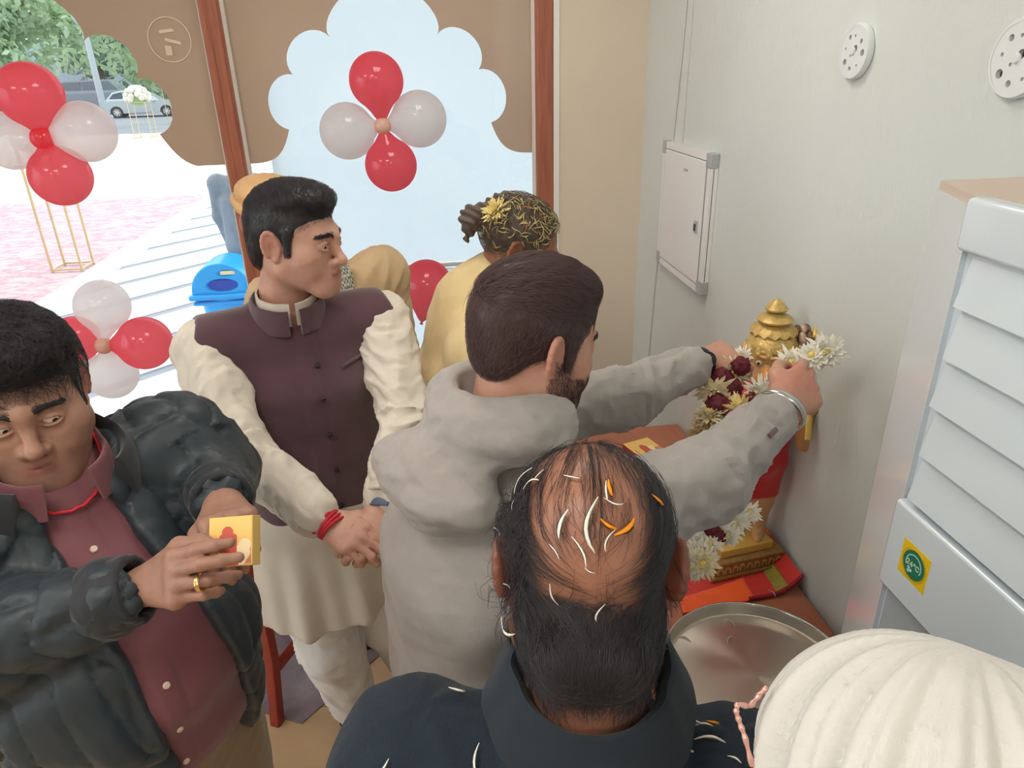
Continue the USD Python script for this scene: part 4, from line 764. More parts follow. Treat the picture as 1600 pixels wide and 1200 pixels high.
# ---------------------------------------------------------------- balloons on the glass
two_sided('balloon_red', srgb(255, 66, 100), srgb(255, 150, 160), .03, .1, .76, .12); two_sided('balloon_white', srgb(238, 237, 238), srgb(252, 252, 252), .03, .1, .64, .28); two_sided('balloon_peach', srgb(240, 212, 196), srgb(240, 200, 180), .05, .1, .4)
def balloon(c, r, neck, kind, label, tip=1.28):
    """teardrop with its knot towards the point neck."""
    ax = unit(np.asarray(neck) - c); pr = []
    for a in np.linspace(0, math.pi * .80, 26): pr.append((r * math.sin(a), -r * math.cos(a)))
    r0, z0 = pr[-1]; ze = r * tip
    for u in np.linspace(0, 1, 9)[1:]: pr.append((r0 * (1 - u) ** .85 * (1 - .12 * math.sin(math.pi * u)) + .006 * u, z0 + (ze - z0) * u))
    T = np.eye(4); T[:3, 2] = ax; T[:3, 0] = unit(np.cross(ax, [.1, 1, .2])); T[:3, 1] = np.cross(ax, T[:3, 0]); T[:3, 3] = c
    t = thing('balloon', label, 'balloon'); obj('skin', lathe(pr, 40, T), 'balloon_' + kind, t, smooth=True); obj('knot', lathe([(0, ze - .002), (.006, ze), (.004, ze + .005), (.008, ze + .011), (0, ze + .012)], 14, T), 'balloon_' + kind, t, smooth=50)
BY = 2.80
def at_w(u, v, y=BY): return aty(u, v, y)
def rpx(px, u, v): return px / F * ((at_w(u, v) - CAM) @ R @ np.array([0, 0, 1.]))
CL = [((598, 197), 'peach', 13, [((588, 126), 42, 'red', 'red balloon at the top of the middle window cluster, glowing orange'), ((543, 205), 43, 'white', 'white balloon at the left of the middle window cluster'), ((655, 186), 43, 'white', 'white balloon at the right of the middle window cluster'), ((611, 258), 40, 'red', 'red balloon at the bottom of the middle window cluster')]),
      ((66, 216), 'red', 17, [((47, 148), 48, 'red', 'large red balloon at the top of the left window cluster'), ((133, 206), 46, 'white', 'white balloon at the right of the left window cluster'), ((18, 220), 44, 'white', 'white balloon at the left edge of the photo in the left window cluster'), ((95, 275), 45, 'red', 'red balloon at the bottom of the left window cluster')]),
      ((162, 540), 'peach', 13, [((160, 478), 41, 'white', 'white balloon at the top of the low cluster above the jacket man'), ((118, 530), 36, 'red', 'red balloon of the low cluster half hidden by the jacket man\'s head'), ((226, 536), 41, 'red', 'red balloon at the right of the low cluster beside the jacket man'), ((176, 585), 38, 'white', 'white balloon at the bottom of the low cluster')])]
for n_, (cpx, ck, crp, bs) in enumerate(CL):
    cc = at_w(*cpx, BY - .03)
    for (p, rp, k, lab) in bs: c = at_w(*p, BY + .03 * (k == 'white')); r_ = rpx(rp, *p); balloon(c, r_, cc, k, lab, max(1.12, min(1.75, np.linalg.norm(cc - c) / r_ - .12)))
    b = obj('balloon', (lambda m: (m.apply_translation(cc), m)[1])(trimesh.creation.icosphere(3, rpx(crp, *cpx))), 'balloon_' + ck, smooth=True, label='tiny %s balloon at the heart of the %s cluster' % ({'red': 'red', 'peach': 'peach'}[ck], ['middle window', 'left window', 'low'][n_]), cat='balloon')
balloon(at_w(667, 446, D + .012 - .105), rpx(41, 667, 446), at_w(655, 530, 2.86), 'red', 'red balloon low on the middle window behind the tan coat', 1.5)
mat('film_mark', srgb(232, 214, 198), .3)
c0 = aty(265, 62, D + .0235); rr = 0.075
TT = TX.copy(); TT[:3, 3] = c0
mk = [Point(0, 0).buffer(rr).difference(Point(0, 0).buffer(rr - .004))] + [Polygon(p).buffer(.0015) for p in ([(-.03, .03), (.015, .035), (.02, .028), (-.028, .022)], [(-.015, .005), (.035, -.008), (.036, -.016), (-.016, -.003)], [(-.02, -.02), (.0, -.022), (.0, -.05), (-.02, -.05)])]
obj('window_emblem', prism(unary_union(mk), .001, TT), 'film_mark', smooth=False, label='faint round emblem on the brown film of the left window', cat='emblem')

# ---------------------------------------------------------------- chair with an orange cloth, floor mat
mat('chair_wood', srgb(150, 52, 40), .3, noise=(8, .2, (1, 1, 5))); mat('cane', srgb(226, 206, 170), .6); mat('cloth_rust', srgb(206, 96, 58), .85, noise=(12, .1, (1, 1, 1)), bump=('noise', 600, .3, .002, (1, 1, 1)))
def chair():
    t = thing('dining_chair', 'red-stained wooden chair with a woven cane back behind the waistcoat man', 'chair'); e1, e2 = unit([.43, .9, 0]), unit([-.9, .43, 0]); N0 = np.array([-.597, 1.835, 0]); T = np.eye(4); T[:3, 0], T[:3, 1], T[:3, 2], T[:3, 3] = -e2, e1, Z, N0
    X = lambda m: (m.apply_transform(T), m)[1]; w = .42     # x from -w to 0, y from 0 to w
    for x in (0, -w):
        q = [np.array([x, -.035, .0]), np.array([x, 0, .25]), np.array([x, 0, .46]), np.array([x, -.05, .93])]; m = cat_([rbox((a + b) / 2, [.036, .036, np.linalg.norm(b - a) + .01], .005, T=basis([0, 0, 0], [1, 0, 0], np.cross(unit(b - a), [1, 0, 0]))) for a, b in zip(q, q[1:])]); obj('leg', X(m), 'chair_wood', t)
        obj('leg', X(rbox([x, w, .22], [.036, .036, .44], .005)), 'chair_wood', t); obj('side_rail', X(rbox([x, w / 2, .415], [.022, w, .05], .004)), 'chair_wood', t); obj('stretcher', X(rbox([x, w / 2, .20], [.022, w, .034], .004)), 'chair_wood', t)
    obj('seat', X(rbox([-w / 2, w / 2 + .01, .452], [w + .03, w + .03, .03], .008)), 'table_edge', t); obj('front_rail', X(rbox([-w / 2, w, .415], [w, .022, .05], .004)), 'chair_wood', t); obj('top_rail', X(rbox([-w / 2, -.048, .91], [w, .026, .07], .006)), 'chair_wood', t); obj('lower_rail', X(rbox([-w / 2, -.010, .52], [w, .024, .04], .005)), 'chair_wood', t)
    n1, n2, pw, ph = 24, 20, w - .036, .34; poly = sbox(-pw / 2, -ph / 2, pw / 2, ph / 2).difference(unary_union([Point(-pw / 2 + (i + .5 + .5 * (j % 2)) * pw / n1, -ph / 2 + (j + .5) * ph / n2).buffer(.0046, 2) for i in range(n1) for j in range(n2)])); TT = T @ basis([-w / 2, -.028, .705], [1, 0, 0], [0, -.105, 1]); obj('cane_panel', prism(poly, .004, TT), 'cane', t, smooth=False)
    S = Solid(); a, b = np.array([-.02, -.05, .945]), np.array([-.30, -.05, .945]); S.cone(tf(T, a), tf(T, b), .030, .034, .02)
    for sy, zl in ((-.085, .76), (.0, .80)): S.ecap(tf(T, [-.16, -.05 + sy * .5, .93]), tf(T, [-.16, -.05 + sy, zl]), (.150, .018, .02), (.165, .016, .02), e2, .02)
    m = S.mesh(.006); folds(m, .016, (16, 16, 7), 4); obj('draped_cloth', m, 'cloth_rust', smooth=True, label='rust orange cloth hung over the back of the cane chair', cat='cloth')
chair()
obj('floor_mat', prism(Polygon([(-.53, 1.785), (-.20, 2.14), (-.62, 2.55), (-1.02, 2.02)]), .006), 'mat_mauve', smooth=False, label='mauve grey mat on the tan tiles under the chair', cat='mat')

# ---------------------------------------------------------------- outside things
def banner():
    t = thing('banner_board', 'big white banner board standing outside the middle window', 'banner'); x0, x1, y = -.655, 1.25, 3.42
    obj('sheet', bx(x0, x1, y, y + .003, 1.13, 3.0), 'banner_white', t, smooth=False); obj('lower_sheet', bx(x0, x1, y - .02, y - .017, GZ, 1.105), 'banner_white', t, smooth=False); obj('rail', rbox([(x0 + x1) / 2, y - .005, 1.118], [x1 - x0, .03, .02], .003), 'white_trim', t)
    for x in (x0 + .01, x1 - .01): obj('upright', rbox([x, y + .03, 1.35], [.02, .02, 3.3], .003), 'white_trim', t)
banner()
mat('bin_blue', srgb(10, 160, 236), .35, noise=(8, .06, (1, 1, 1))); mat('bin_dark', srgb(10, 70, 180), .5)
def bin_():
    c = np.array([-1.70, 6.15, GZ]); t = thing('dustbin', 'bright blue plastic dustbin with a domed lid outside the window', 'bin')
    S = Solid(); S.ecap(c + Z * .04, c + Z * .60, (.19, .17, .04), (.235, .21, .03), np.array([1., 0, 0]), .02); S.cut(c + Z * .02, Z, .004); S.cut(c + Z * .60, -Z, .004); obj('body', S.mesh(.009), 'bin_blue', t, smooth=True)
    obj('rim', rbox(c + Z * .60, [.54, .48, .045], .018), 'bin_blue', t); obj('rim', rbox(c + Z * .545, [.49, .44, .03], .012), 'bin_blue', t)
    S = Solid(); S.cone(c + np.array([0, -.16, .63]), c + np.array([0, .16, .63]), .245, None, .02); S.cut(c + Z * .615, Z, .006); S.cut(c + np.array([0, -.20, 0]), [0, 1, 0], .01); S.cut(c + np.array([0, .20, 0]), [0, -1, 0], .01); S.ecap(c + np.array([-.09, -.22, .655]), c + np.array([.13, -.22, .655]), (.02, .05, .06), (.02, .05, .06), Z, .006, -1) if False else None
    S.ell(c + np.array([.01, -.20, .69]), (.13, .06, .055), np.eye(3), .006, -1); S.ell(c + np.array([.06, -.20, .79]), (.075, .045, .026), np.eye(3), .006, -1); ld = obj('lid', S.mesh(.007), 'bin_blue', t, smooth=35); obj('opening_shade', rbox(c + np.array([.01, -.172, .685]), [.24, .01, .09], .003), 'bin_dark', ld); obj('sticker', rbox(c + np.array([.065, -.178, .79]), [.12, .008, .035], .003), 'print_cream', ld)  # dark plate painted as the opening in shade, pale piece as brightness seen through
bin_()
mat('stand_gold', srgb(206, 180, 140), .4, .5); mat('bloom_white', srgb(196, 194, 184), .8); mat('leaf_green', srgb(120, 150, 110), .7)
def flower_stand(c, h, w, label, top=True):
    t = thing('flower_stand', label, 'flower stand', c); k = w / 2
    for x in (-k, k):
        for y in (-k, k): obj('leg', bx(x - .012, x + .012, y - .012, y + .012, 0, h), 'stand_gold', t, smooth=False)
    for z in (.03, h - .012): obj('frame', cat_([bx(-k, k, s_ * k - .01, s_ * k + .01, z - .01, z + .01) for s_ in (-1, 1)] + [bx(s_ * k - .01, s_ * k + .01, -k, k, z - .01, z + .01) for s_ in (-1, 1)]), 'stand_gold', t, smooth=False)
    g = np.random.default_rng(3); ms = []
    for i in range(60): v = g.normal(size=3); v /= np.linalg.norm(v); v[2] = abs(v[2]); m = rose(.085 * w / .5, i); m.apply_translation(v * w * .62 + [0, 0, h + w * .15]); ms.append(m)
    obj('bouquet', cat_(ms), 'bloom_white', t, smooth=True, kind='stuff'); S = trimesh.creation.icosphere(3, w * .55); S.apply_scale([1, 1, .7]); S.apply_translation([0, 0, h + w * .15]); obj('foliage', S, 'leaf_green', t, smooth=True)
flower_stand((-4.36 - .22, 9.75, GZ + .008), 1.5, .36, 'tall gold wire flower stand on the pink carpet behind the balloons'); flower_stand((-10.75, 31.6, GZ - .03), 1.35, .66, 'gold stand with a white bouquet in front of the silver car'); flower_stand((-12.2, 41.2, GZ - .06), 1.7, .85, 'gold stand with a white bouquet beside the silver car\'s front wheel')
mat('car_grey', srgb(96, 108, 118), .25, .3, coat=.6); mat('car_silver', srgb(160, 172, 178), .25, .4, coat=.6); mat('car_glass', srgb(70, 84, 92), .08); mat('tyre', srgb(44, 46, 48), .8); mat('rim_alloy', srgb(206, 208, 210), .3, .7); mat('lamp_glass', srgb(226, 226, 220), .1)
def car(c, yaw, L_, H_, Wd, paint, body, cabin, label, wr):
    t = thing('car', label, 'car'); T = trimesh.transformations.rotation_matrix(yaw, [0, 0, 1]); T[:3, 3] = c; up = basis([0, Wd / 2, 0], [1, 0, 0], [0, 0, 1])
    S = [(x * L_ - L_ / 2, z * H_) for x, z in body]; pl = Polygon(S).buffer(-.05).buffer(.05); ax = [.19 * L_ - L_ / 2, .80 * L_ - L_ / 2]
    for a in ax: pl = pl.difference(Point(a, wr).buffer(wr * 1.12))
    X = lambda m: (m.apply_transform(T), m)[1]; obj('body', X(prism(pl, Wd, up)), paint, t, smooth=30)
    cb = Polygon([(x * L_ - L_ / 2, z * H_) for x, z in cabin]); m = prism(cb.buffer(-.03).buffer(.03), Wd * .86, basis([0, Wd * .43, 0], [1, 0, 0], [0, 0, 1])); V = np.asarray(m.vertices); k = (V[:, 2] - V[:, 2].min()) / np.ptp(V[:, 2]); V = V.copy(); V[:, 1] *= 1 - .14 * k; m.vertices = V; obj('cabin', X(m), paint, t, smooth=30)
    x0, x1 = [min(p[0] for p in cabin), max(p[0] for p in cabin)]
    ws = [cb.buffer(-.09).intersection(sbox((x0 + (x1 - x0) * a) * L_ - L_ / 2, 0, (x0 + (x1 - x0) * b) * L_ - L_ / 2, 9)) for a, b in ((.05, .34), (.36, .62), (.64, .95))]
    for w_ in ws:
        if w_.area < .02: continue
        for sd in (-1, 1): m = prism(w_, .02, basis([0, sd * Wd * .41 + .01, 0], [1, 0, 0], [0, 0, 1])); obj('side_window', X(m), 'car_glass', t, smooth=False)
    for a in ax:
        for sd in (-1, 1):
            TT = basis([a, sd * (Wd / 2 - .11), wr], [1, 0, 0], [0, 0, 1]) @ np.diag([1, 1, -sd, 1.]); w_ = obj('wheel', X(lathe([(0, .09), (wr * .6, .09), (wr * .64, .11), (wr * .95, .11), (wr, .07), (wr, -.09), (0, -.09)], 28, TT)), 'tyre', t, smooth=40); h = [Polygon([(0, -.025), (wr * .62, -.035), (wr * .62, .035), (0, .025)])]; sp = unary_union([trimesh.path.polygons.transform_polygon(h[0], np.array([[math.cos(k), -math.sin(k), 0], [math.sin(k), math.cos(k), 0], [0, 0, 1]])) for k in np.arange(7) * .8976] + [Point(0, 0).buffer(.06), Point(0, 0).buffer(wr * .66).difference(Point(0, 0).buffer(wr * .58))]); obj('hub_cap', X(prism(sp, .012, TT @ basis([0, 0, .092], [1, 0, 0], [0, 1, 0]))), 'rim_alloy', w_, smooth=False)
    obj('lamp', X(rbox([L_ / 2 - .16, -Wd / 2 + .12, H_ * .50], [.28, .2, .12], .04)), 'lamp_glass', t); obj('lamp', X(rbox([-L_ / 2 + .14, -Wd / 2 + .12, H_ * .52], [.2, .2, .14], .04)), 'card_red', t); obj('mirror', X(rbox([L_ * .16, -Wd / 2 - .06, H_ * .60], [.12, .16, .1], .03)), paint, t)
car(np.array([-16.2, 48.5, GZ - .06]), .10, 4.5, 1.5, 1.75, 'car_silver', [(0, .16), (0, .48), (.03, .60), (.12, .63), (.68, .63), (.90, .55), (.985, .44), (1, .18)], [(.06, .6), (.17, .93), (.28, 1.0), (.46, 1.0), (.60, .88), (.74, .61)], 'silver saloon car parked outside, the one nearer the post', .31)
car(np.array([-20.0, 53.5, GZ - .06]), .05, 5.2, 2.1, 1.9, 'car_grey', [(0, .2), (0, .55), (.02, .62), (.72, .62), (.95, .56), (1, .45), (1, .2)], [(.0, .6), (.02, .92), (.06, .98), (.58, 1.0), (.74, .62)], 'dark grey off-road car parked outside behind the red balloon', .40)
mat('bark', srgb(110, 100, 90), .9); two_sided('foliage', srgb(176, 196, 170), srgb(190, 210, 160), .02, .4, .4); two_sided('hazed_foliage_dark', srgb(140, 164, 152), srgb(150, 176, 146), .02, .4, .35)  # leaf colours made pale to paint in the haze
def tree(c, h, cr, mt, label, n=2600, seed=1):
    g = np.random.default_rng(seed); t = thing('tree', label, 'tree', c); obj('trunk', tube([(0, 0, 0), (.1, .1, h * .3), (-.1, 0, h * .55), (.1, 0, h * .8)], [h * .035, h * .028, h * .022, h * .01], 10), 'bark', t, smooth=True)
    for i in range(6): a = i * 1.05; obj('branch', tube([(0, 0, h * (.35 + .04 * i)), (math.cos(a) * cr * .4, math.sin(a) * cr * .4, h * (.5 + .05 * i)), (math.cos(a) * cr * .8, math.sin(a) * cr * .8, h * (.6 + .05 * i))], [h * .016, h * .01, h * .004], 8), 'bark', t, smooth=True)
    cen = [(g.normal(size=3) * [cr * .6, cr * .5, h * .20] + [0, 0, h * .52], cr * g.uniform(.3, .55)) for _ in range(22)]; vs, fs = [], []
    for i in range(n):
        o, r_ = cen[int(g.integers(22))]; d = unit(g.normal(size=3)); p = o + d * r_ * g.uniform(.7, 1.05); a = unit(g.normal(size=3)); b = unit(np.cross(a, d + g.normal(size=3) * .5)); s_ = h * .028 * g.uniform(.7, 1.4); k = len(vs) * 4; vs.append([p - a * s_, p + b * s_ * .5, p + a * s_, p - b * s_ * .5]); fs += [[k, k + 1, k + 2], [k, k + 2, k + 3]]
    obj('foliage', trimesh.Trimesh(np.array(vs).reshape(-1, 3), fs, process=False), mt, t, smooth=False, kind='stuff')
tree((-30., 60., GZ), 12.5, 5.0, 'foliage', 'large green tree paled by painted haze beyond the parked cars, at the left', 5200, 2); tree((-24.5, 82., GZ), 16, 6, 'foliage', 'green tree paled by painted haze behind the lamp post', 4800, 3); tree((-9., 66., GZ), 13, 5, 'hazed_foliage_dark', 'dark green tree at the right of the street view', 4600, 4); tree((-52., 72., GZ), 14, 6., 'hazed_foliage_dark', 'dark tree at the far left of the street view', 4000, 5); tree((-38., 100., GZ), 20, 7.5, 'hazed_foliage_dark', 'dark tree behind the grey car', 4600, 6)
mat('wall_bluegrey', srgb(150, 164, 172), .85, noise=(.4, .15, (1, 1, 1))); mat('post_grey', srgb(150, 160, 166), .5)
obj('boundary_wall', bx(-95, 35, 118, 118.5, GZ - .06, 6.4), 'wall_bluegrey', smooth=False, kind='structure', label='blue grey boundary wall behind the parked cars')
def lamp_post(c, label, h=4.6, lean=0.):
    t = thing('lamp_post', label, 'lamp post', c); obj('pole', tube([(0, 0, 0), (lean * .5, 0, h * .5), (lean, 0, h)], [.16, .14, .11], 14), 'post_grey', t, smooth=True); S = lathe([(0, h - .25), (.28, h - .15), (.42, h + .15), (.36, h + .45), (.14, h + .62), (0, h + .66)], 24); S.apply_translation([lean, 0, 0]); obj('lantern', S, 'post_grey', t, smooth=50); obj('base_block', rbox([0, 0, .3], [.5, .5, .6], .03), 'post_grey', t)
lamp_post((-14.55, 38., GZ - .06), 'grey lamp post standing in front of the grey car')
# ================================================================ the people
# ---- man in the grey hoodie, reaching out to the idol
def hoodie_man():
    t = thing('person', 'man in a light grey hoodie reaching out to garland the golden idol', 'person')
    f, r = facing((.90, .43)); C = P(834, 526, 1.07); T = head_frame(C, f, .26, .05); s = .965
    NB = C - f * .065 - Z * .165
    RS, LS = NB + r * .185 + f * .075 - Z * .055, NB - r * .165 + f * .075 - Z * .05
    RE, RW = P(1098, 752, 1.10), P(1222, 634, 1.29); LE, LW = P(975, 622, 1.42), P(1098, 566, 1.56)
    PE = P(722, 1010, 1.36); WA = P(728, 860, 1.22)
    # body
    H = head_solid(T, s, .004, neck=NB - Z * .02); hm = H.mesh(.0026)
    B = Solid(); B.ecap(PE, WA, (.13, .09, .08), (.13, .09, .08), r); B.ecap(WA, NB - Z * .14, (.13, .09, .08), (.14, .085, .08), r); B.cone(NB - Z * .16, NB + Z * .02, .09, .058)
    for a, e, w in ((RS, RE, RW), (LS, LE, LW)): B.cone(NB - Z * .08, a, .05, .05); B.cone(a, e, .046, .038); B.cone(e, w, .036, .024)
    for x in (-1, 1):
        k = PE + r * x * .09 - Z * .42 + f * .02; B.cone(PE + r * x * .07, k, .075, .05); B.cone(k, np.array([k[0] - .02, k[1], .09]), .048, .035)
    HR, HL = Solid(), Solid()
    y = unit(P(1302, 572, 1.38) - RW); z = unit(np.array([.25, -.75, .62])); TR = frame(RW, y, z - y * (z @ y)); TR[:3, 0] = unit(np.cross(TR[:3, 1], TR[:3, 2])) * -1
    TR[:3, 0] = -np.cross(TR[:3, 1], TR[:3, 2]) if (np.cross(TR[:3, 1], TR[:3, 2]) @ np.array([-.3, .3, 1]) < 0) else np.cross(TR[:3, 1], TR[:3, 2])
    hand_solid(HR, TR, 1.06, ((.45, 1.0, .6), (.55, 1.1, .6), (.65, 1.2, .6), (.75, 1.2, .6)), [(.020, .020, -.008), (.046, .052, -.020), (.052, .086, -.034), (.046, .114, -.044)], .6, RE)
    y = unit(P(1172, 545, 1.62) - LW); z = unit(np.array([-.15, -.45, .85])); TL = frame(LW, y, z - y * (z @ y)); TL[:3, 0] = np.cross(TL[:3, 1], TL[:3, 2])
    hand_solid(HL, TL, 1.0, ((.55, .7, .5), (.6, .75, .5), (.65, .8, .5), (.7, .8, .5)), [(.020, .020, -.008), (.044, .046, -.026), (.050, .074, -.044), (.044, .098, -.056)], .8, LE)
    body = joined([B.mesh(.011), hm, HR.mesh(.0026), HL.mesh(.0026)]); V = np.asarray(body.vertices)
    bd = obj('body', body, 'skin_a', t, smooth=True, tint=face_tint(V, T, s))
    eyes(T, s, t, (0, -.2)); brows(T, s, t, m=hm)
    # hair: close-cut sides, longer swept top; short beard
    K = Solid(); Lh = lambda x, y_, z_: tf(T, np.array([x, y_, z_]) * s); A = T[:3, :3]
    K.ell(Lh(0, -.016, .034), (.0785, .0985, .0845), A); K.ell(Lh(0, .022, .088), (.056, .062, .030), A, .03); K.ell(Lh(0, -.066, -.024), (.052, .031, .046), A, .03)
    pass
    K.cut(Lh(0, .088, .072), A @ np.array([0, -.80, .60])) if False else None
    K.ell(Lh(0, .120, .005), (.066, .062, .070), A, .010, -1)
    for x in (-1, 1): K.ell(Lh(x * .088, -.010, -.012), (.018, .020, .034), A, .006, -1); K.ell(Lh(x * .08, .058, -.03), (.04, .034, .05), A, .01, -1)
    K.cut(Lh(0, -.08, -.072), A @ unit([0, -.25, 1]), .006)
    for x in (-1, 1): K.ecap(Lh(x * .0725, .020, .030), Lh(x * .0735, .020, -.028), np.array([.006, .014, .008]), np.array([.003, .009, .004]), A[:, 0], .008)
    hair = K.mesh(.003); V = np.asarray(hair.vertices); q = (V - C) @ A; top = sstep(.05, .09, q[:, 2])
    displace(hair, .0022 * fbm(q * np.array([160, 40, 60]), 3, 3) * 2 * (.4 + top)); obj('hair', hair, 'hair_brown', t, smooth=True)
    strands('hair_strand', hair, lambda q: q[:, 2] > .055, lambda q: np.stack([.35 + 0 * q[:, 0], .9 + 0 * q[:, 0], -.1 + 0 * q[:, 0]], 1), T, s, 5000, .028, .006, .00050, 'hair_brown', t, 3, .22)
    strands('hair_stubble', hair, lambda q: q[:, 2] <= .06, lambda q: np.stack([0 * q[:, 0], -.3 + 0 * q[:, 0], -1 + 0 * q[:, 0]], 1), T, s, 7000, .008, .0022, .00045, 'hair_brown', t, 4, .4, 4)
    strands('fringe', hair, lambda q: (q[:, 1] > .055) & (q[:, 2] > .05), lambda q: np.stack([.2 + 0 * q[:, 0], 1 + 0 * q[:, 0], -.7 + 0 * q[:, 0]], 1), T, s, 500, .034, .006, .0006, 'hair_brown', t, 5, .2)
    strands('beard', hm, lambda q: (q[:, 2] < np.where(q[:, 1] < .03, -.012, -.040)) & (q[:, 2] > -.128) & (q[:, 1] > -.012) & ~((np.abs(q[:, 0]) < .024) & (q[:, 2] > -.082) & (q[:, 2] < -.058)) & ~((np.abs(q[:, 0]) < .03) & (q[:, 2] > -.05)), lambda q: np.stack([0 * q[:, 0], .35 + 0 * q[:, 0], -1 + 0 * q[:, 0]], 1), T, s, 5200, .010, .003, .00048, 'hair_brown', t, 6, .4, 4)
    # hoodie
    G = Solid(); HEM = PE - Z * .11 - r * .0
    G.ecap(HEM, PE, (.155, .118, .05), (.165, .128, .06), r, .05); G.ecap(PE, WA, (.165, .128, .08), (.175, .135, .08), r, .05); G.ecap(WA, NB - Z * .13 + f * .01, (.178, .135, .09), (.185, .118, .085), r, .05)
    G.cone(NB - Z * .085, RS, .088, .076, .05); G.cone(NB - Z * .09, LS, .080, .070, .05); G.ecap(NB - Z * .13, NB - Z * .03, (.15, .1, .07), (.075, .07, .05), r, .04)
    G.cone(RS, RE, .076, .060, .035); G.cone(RE, RW - unit(RW - RE) * .055, .057, .043, .03); G.cone(LS, LE, .070, .056, .03); G.cone(LE, LW - unit(LW - LE) * .045, .056, .043, .03)
    for w, e in ((RW, RE), (LW, LE)): d = unit(w - e); G.cut(w - d * .012, -d) if False else None
    G.cut(HEM - Z * .0, Z, .004)
    g = G.mesh(.0065); bones = [(RS, RE), (RE, RW), (LS, LE), (LE, LW), (PE, NB - Z * .1)]
    wrinkle(g, bones, .0085, 19., 2, 1.4, lambda V, bi, tt: np.where(bi < 4, 1.0, .35)); folds(g, .009, (7, 7, 4), 5); folds(g, .005, (17, 17, 9), 8)
    hoodie = obj('hoodie', g, 'hoodie_grey', t, smooth=True)
    for w, e, o in ((RW, RE, 0.), (LW, LE, 0.)):
        d = unit(w - e); Cf = Solid(); Cf.cone(w - d * .098, w - d * .056, .0455, .0405, .01); c = Cf.mesh(.004); wrinkle(c, [(e, w)], .0016, 40, 4); obj('cuff', c, 'hoodie_rib', t, smooth=True)
    d = unit(RW - RE); zz = unit(np.cross(d, CAM - RW)); n = unit(np.cross(zz, d)); o, n = hit(g, 1207, 676); TT = basis(o + n * .001, d, np.cross(n, d)); lb = rbox([0, 0, 0], [.030, .009, .004], .0015); lb.apply_transform(TT); obj('sleeve_tag', lb, 'vest_maroon', t, smooth=True, label='small dark maroon woven tag on the sleeve')
    # hood lying on the back
    Hd = Solid()
    ring = []
    for a in np.linspace(-2.15, 2.15, 21):
        back = np.cos(a); p = NB - f * (.072 * back + .0) + r * (.094 * np.sin(a)) + Z * (.068 - .006 * back) + f * .012; ring.append(p)
    Hd.poly(ring, .026 + .013 * np.cos(np.linspace(-2.15, 2.15, 21) * .75), .03)
    Hd.ell(NB - f * .100 - Z * .030, (.125, .052, .066), np.stack([r, unit(f + .5 * Z), unit(Z - .5 * f)], 1), .05)
    Hd.ell(NB - f * .140 - Z * .025 - r * .02, (.10, .045, .06), np.stack([r, unit(f + .3 * Z), unit(Z - .3 * f)], 1), .04)
    Hd.ell(NB - f * .004 + Z * .088, (.062, .052, .050), np.stack([r, f, Z], 1), .03, -1)
    h = Hd.mesh(.005); folds(h, .013, (11, 11, 16), 3); folds(h, .006, (24, 24, 34), 9); obj('hood', h, 'hoodie_grey', t, smooth=True)
    # trousers
    Q = Solid(); Q.ecap(PE - Z * .10, PE - Z * .02, (.14, .11, .05), (.14, .10, .05), r)
    for x in (-1, 1):
        k = PE + r * x * .09 - Z * .42 + f * .02; Q.cone(PE + r * x * .07 - Z * .06, k, .10, .075, .04); Q.cone(k, np.array([k[0] - .02, k[1], .07]), .075, .062, .03)
    qm = Q.mesh(.012); wrinkle(qm, [(PE + r * x * .07, np.array([PE[0], PE[1], 0]) + r * x * .09) for x in (-1, 1)], .005, 14, 3); obj('trousers', qm, 'trouser_grey', t, smooth=True)
    for x in (-1, 1):
        k = PE + r * x * .09 + f * .0; a = np.array([k[0] - .02, k[1], .042]); Sh = Solid(); Sh.cone(a - f * .05, a + f * .14, .042, .036); Sh.cut((0, 0, .004), Z); obj('shoe', Sh.mesh(.008), 'leather_black', t, smooth=True)
    d = unit(RW - RE); bracelet(RW - d * .012 - Z * .004, d + .35 * Z, .045, .0046, 'steel', 'bangle', t, 1.6, label='polished steel bangle'); 
    for k in range(4): bracelet(RW + d * (-.036 + .0045 * k), d + .1 * r * (k - 1.5), .030, .0023, 'thread_red', 'wrist_thread', t)
    d = unit(LW - LE); bracelet(LW - d * .014, d, .0345, .0042, 'watch_black', 'watch_strap', t, 3.2, label='dark metal watch strap')
    wf = lathe([(0, .006), (.015, .006), (.017, .003), (.017, -.004), (0, -.004)], 28, basis(LW - d * .012 + unit(CAM - LW - d * ((CAM - LW) @ d)) * .031, d, unit(np.cross(unit(CAM - LW), d)))); obj('watch_case', wf, 'watch_black', t)
    return dict(RW=RW, LW=LW, TR=TR, TL=TL, body=body)
HOOD = hoodie_man()
def coarse_body(t, skin_, NB, PE, arms, r, heads, hands=(), tint=None, floor=0.0, sc=.9, ank=None):
    """torso, limbs, head and hands as one surface; heads, hands: finely meshed pieces."""
    B = Solid(); WA = (PE * .55 + NB * .45)
    B.ecap(PE, WA, np.array([.13, .09, .08]) * sc, np.array([.125, .09, .08]) * sc, r); B.ecap(WA, NB - Z * .13, np.array([.125, .09, .08]) * sc, np.array([.14, .085, .08]) * sc, r); B.cone(NB - Z * .15, NB + Z * .02, .085, .056)
    for a, e, w in arms: B.cone(NB - Z * .08, a, .048, .048); B.cone(a, e, .045, .037); B.cone(e, w, .035, .024)
    for x in (-1, 1):
        k = PE + r * x * .09; an_ = np.array([k[0], k[1], floor + .09]) if ank is None else ank[(x + 1) // 2]; kn = (k + an_) / 2; B.cone(PE + r * x * .07, kn, .072, .05); B.cone(kn, an_, .048, .034)
    b = joined([B.mesh(.012)] + list(heads) + list(hands)); V = np.asarray(b.vertices)
    obj('body', b, skin_, t, smooth=True, tint=np.ones_like(V) if tint is None else tint(V)); return b
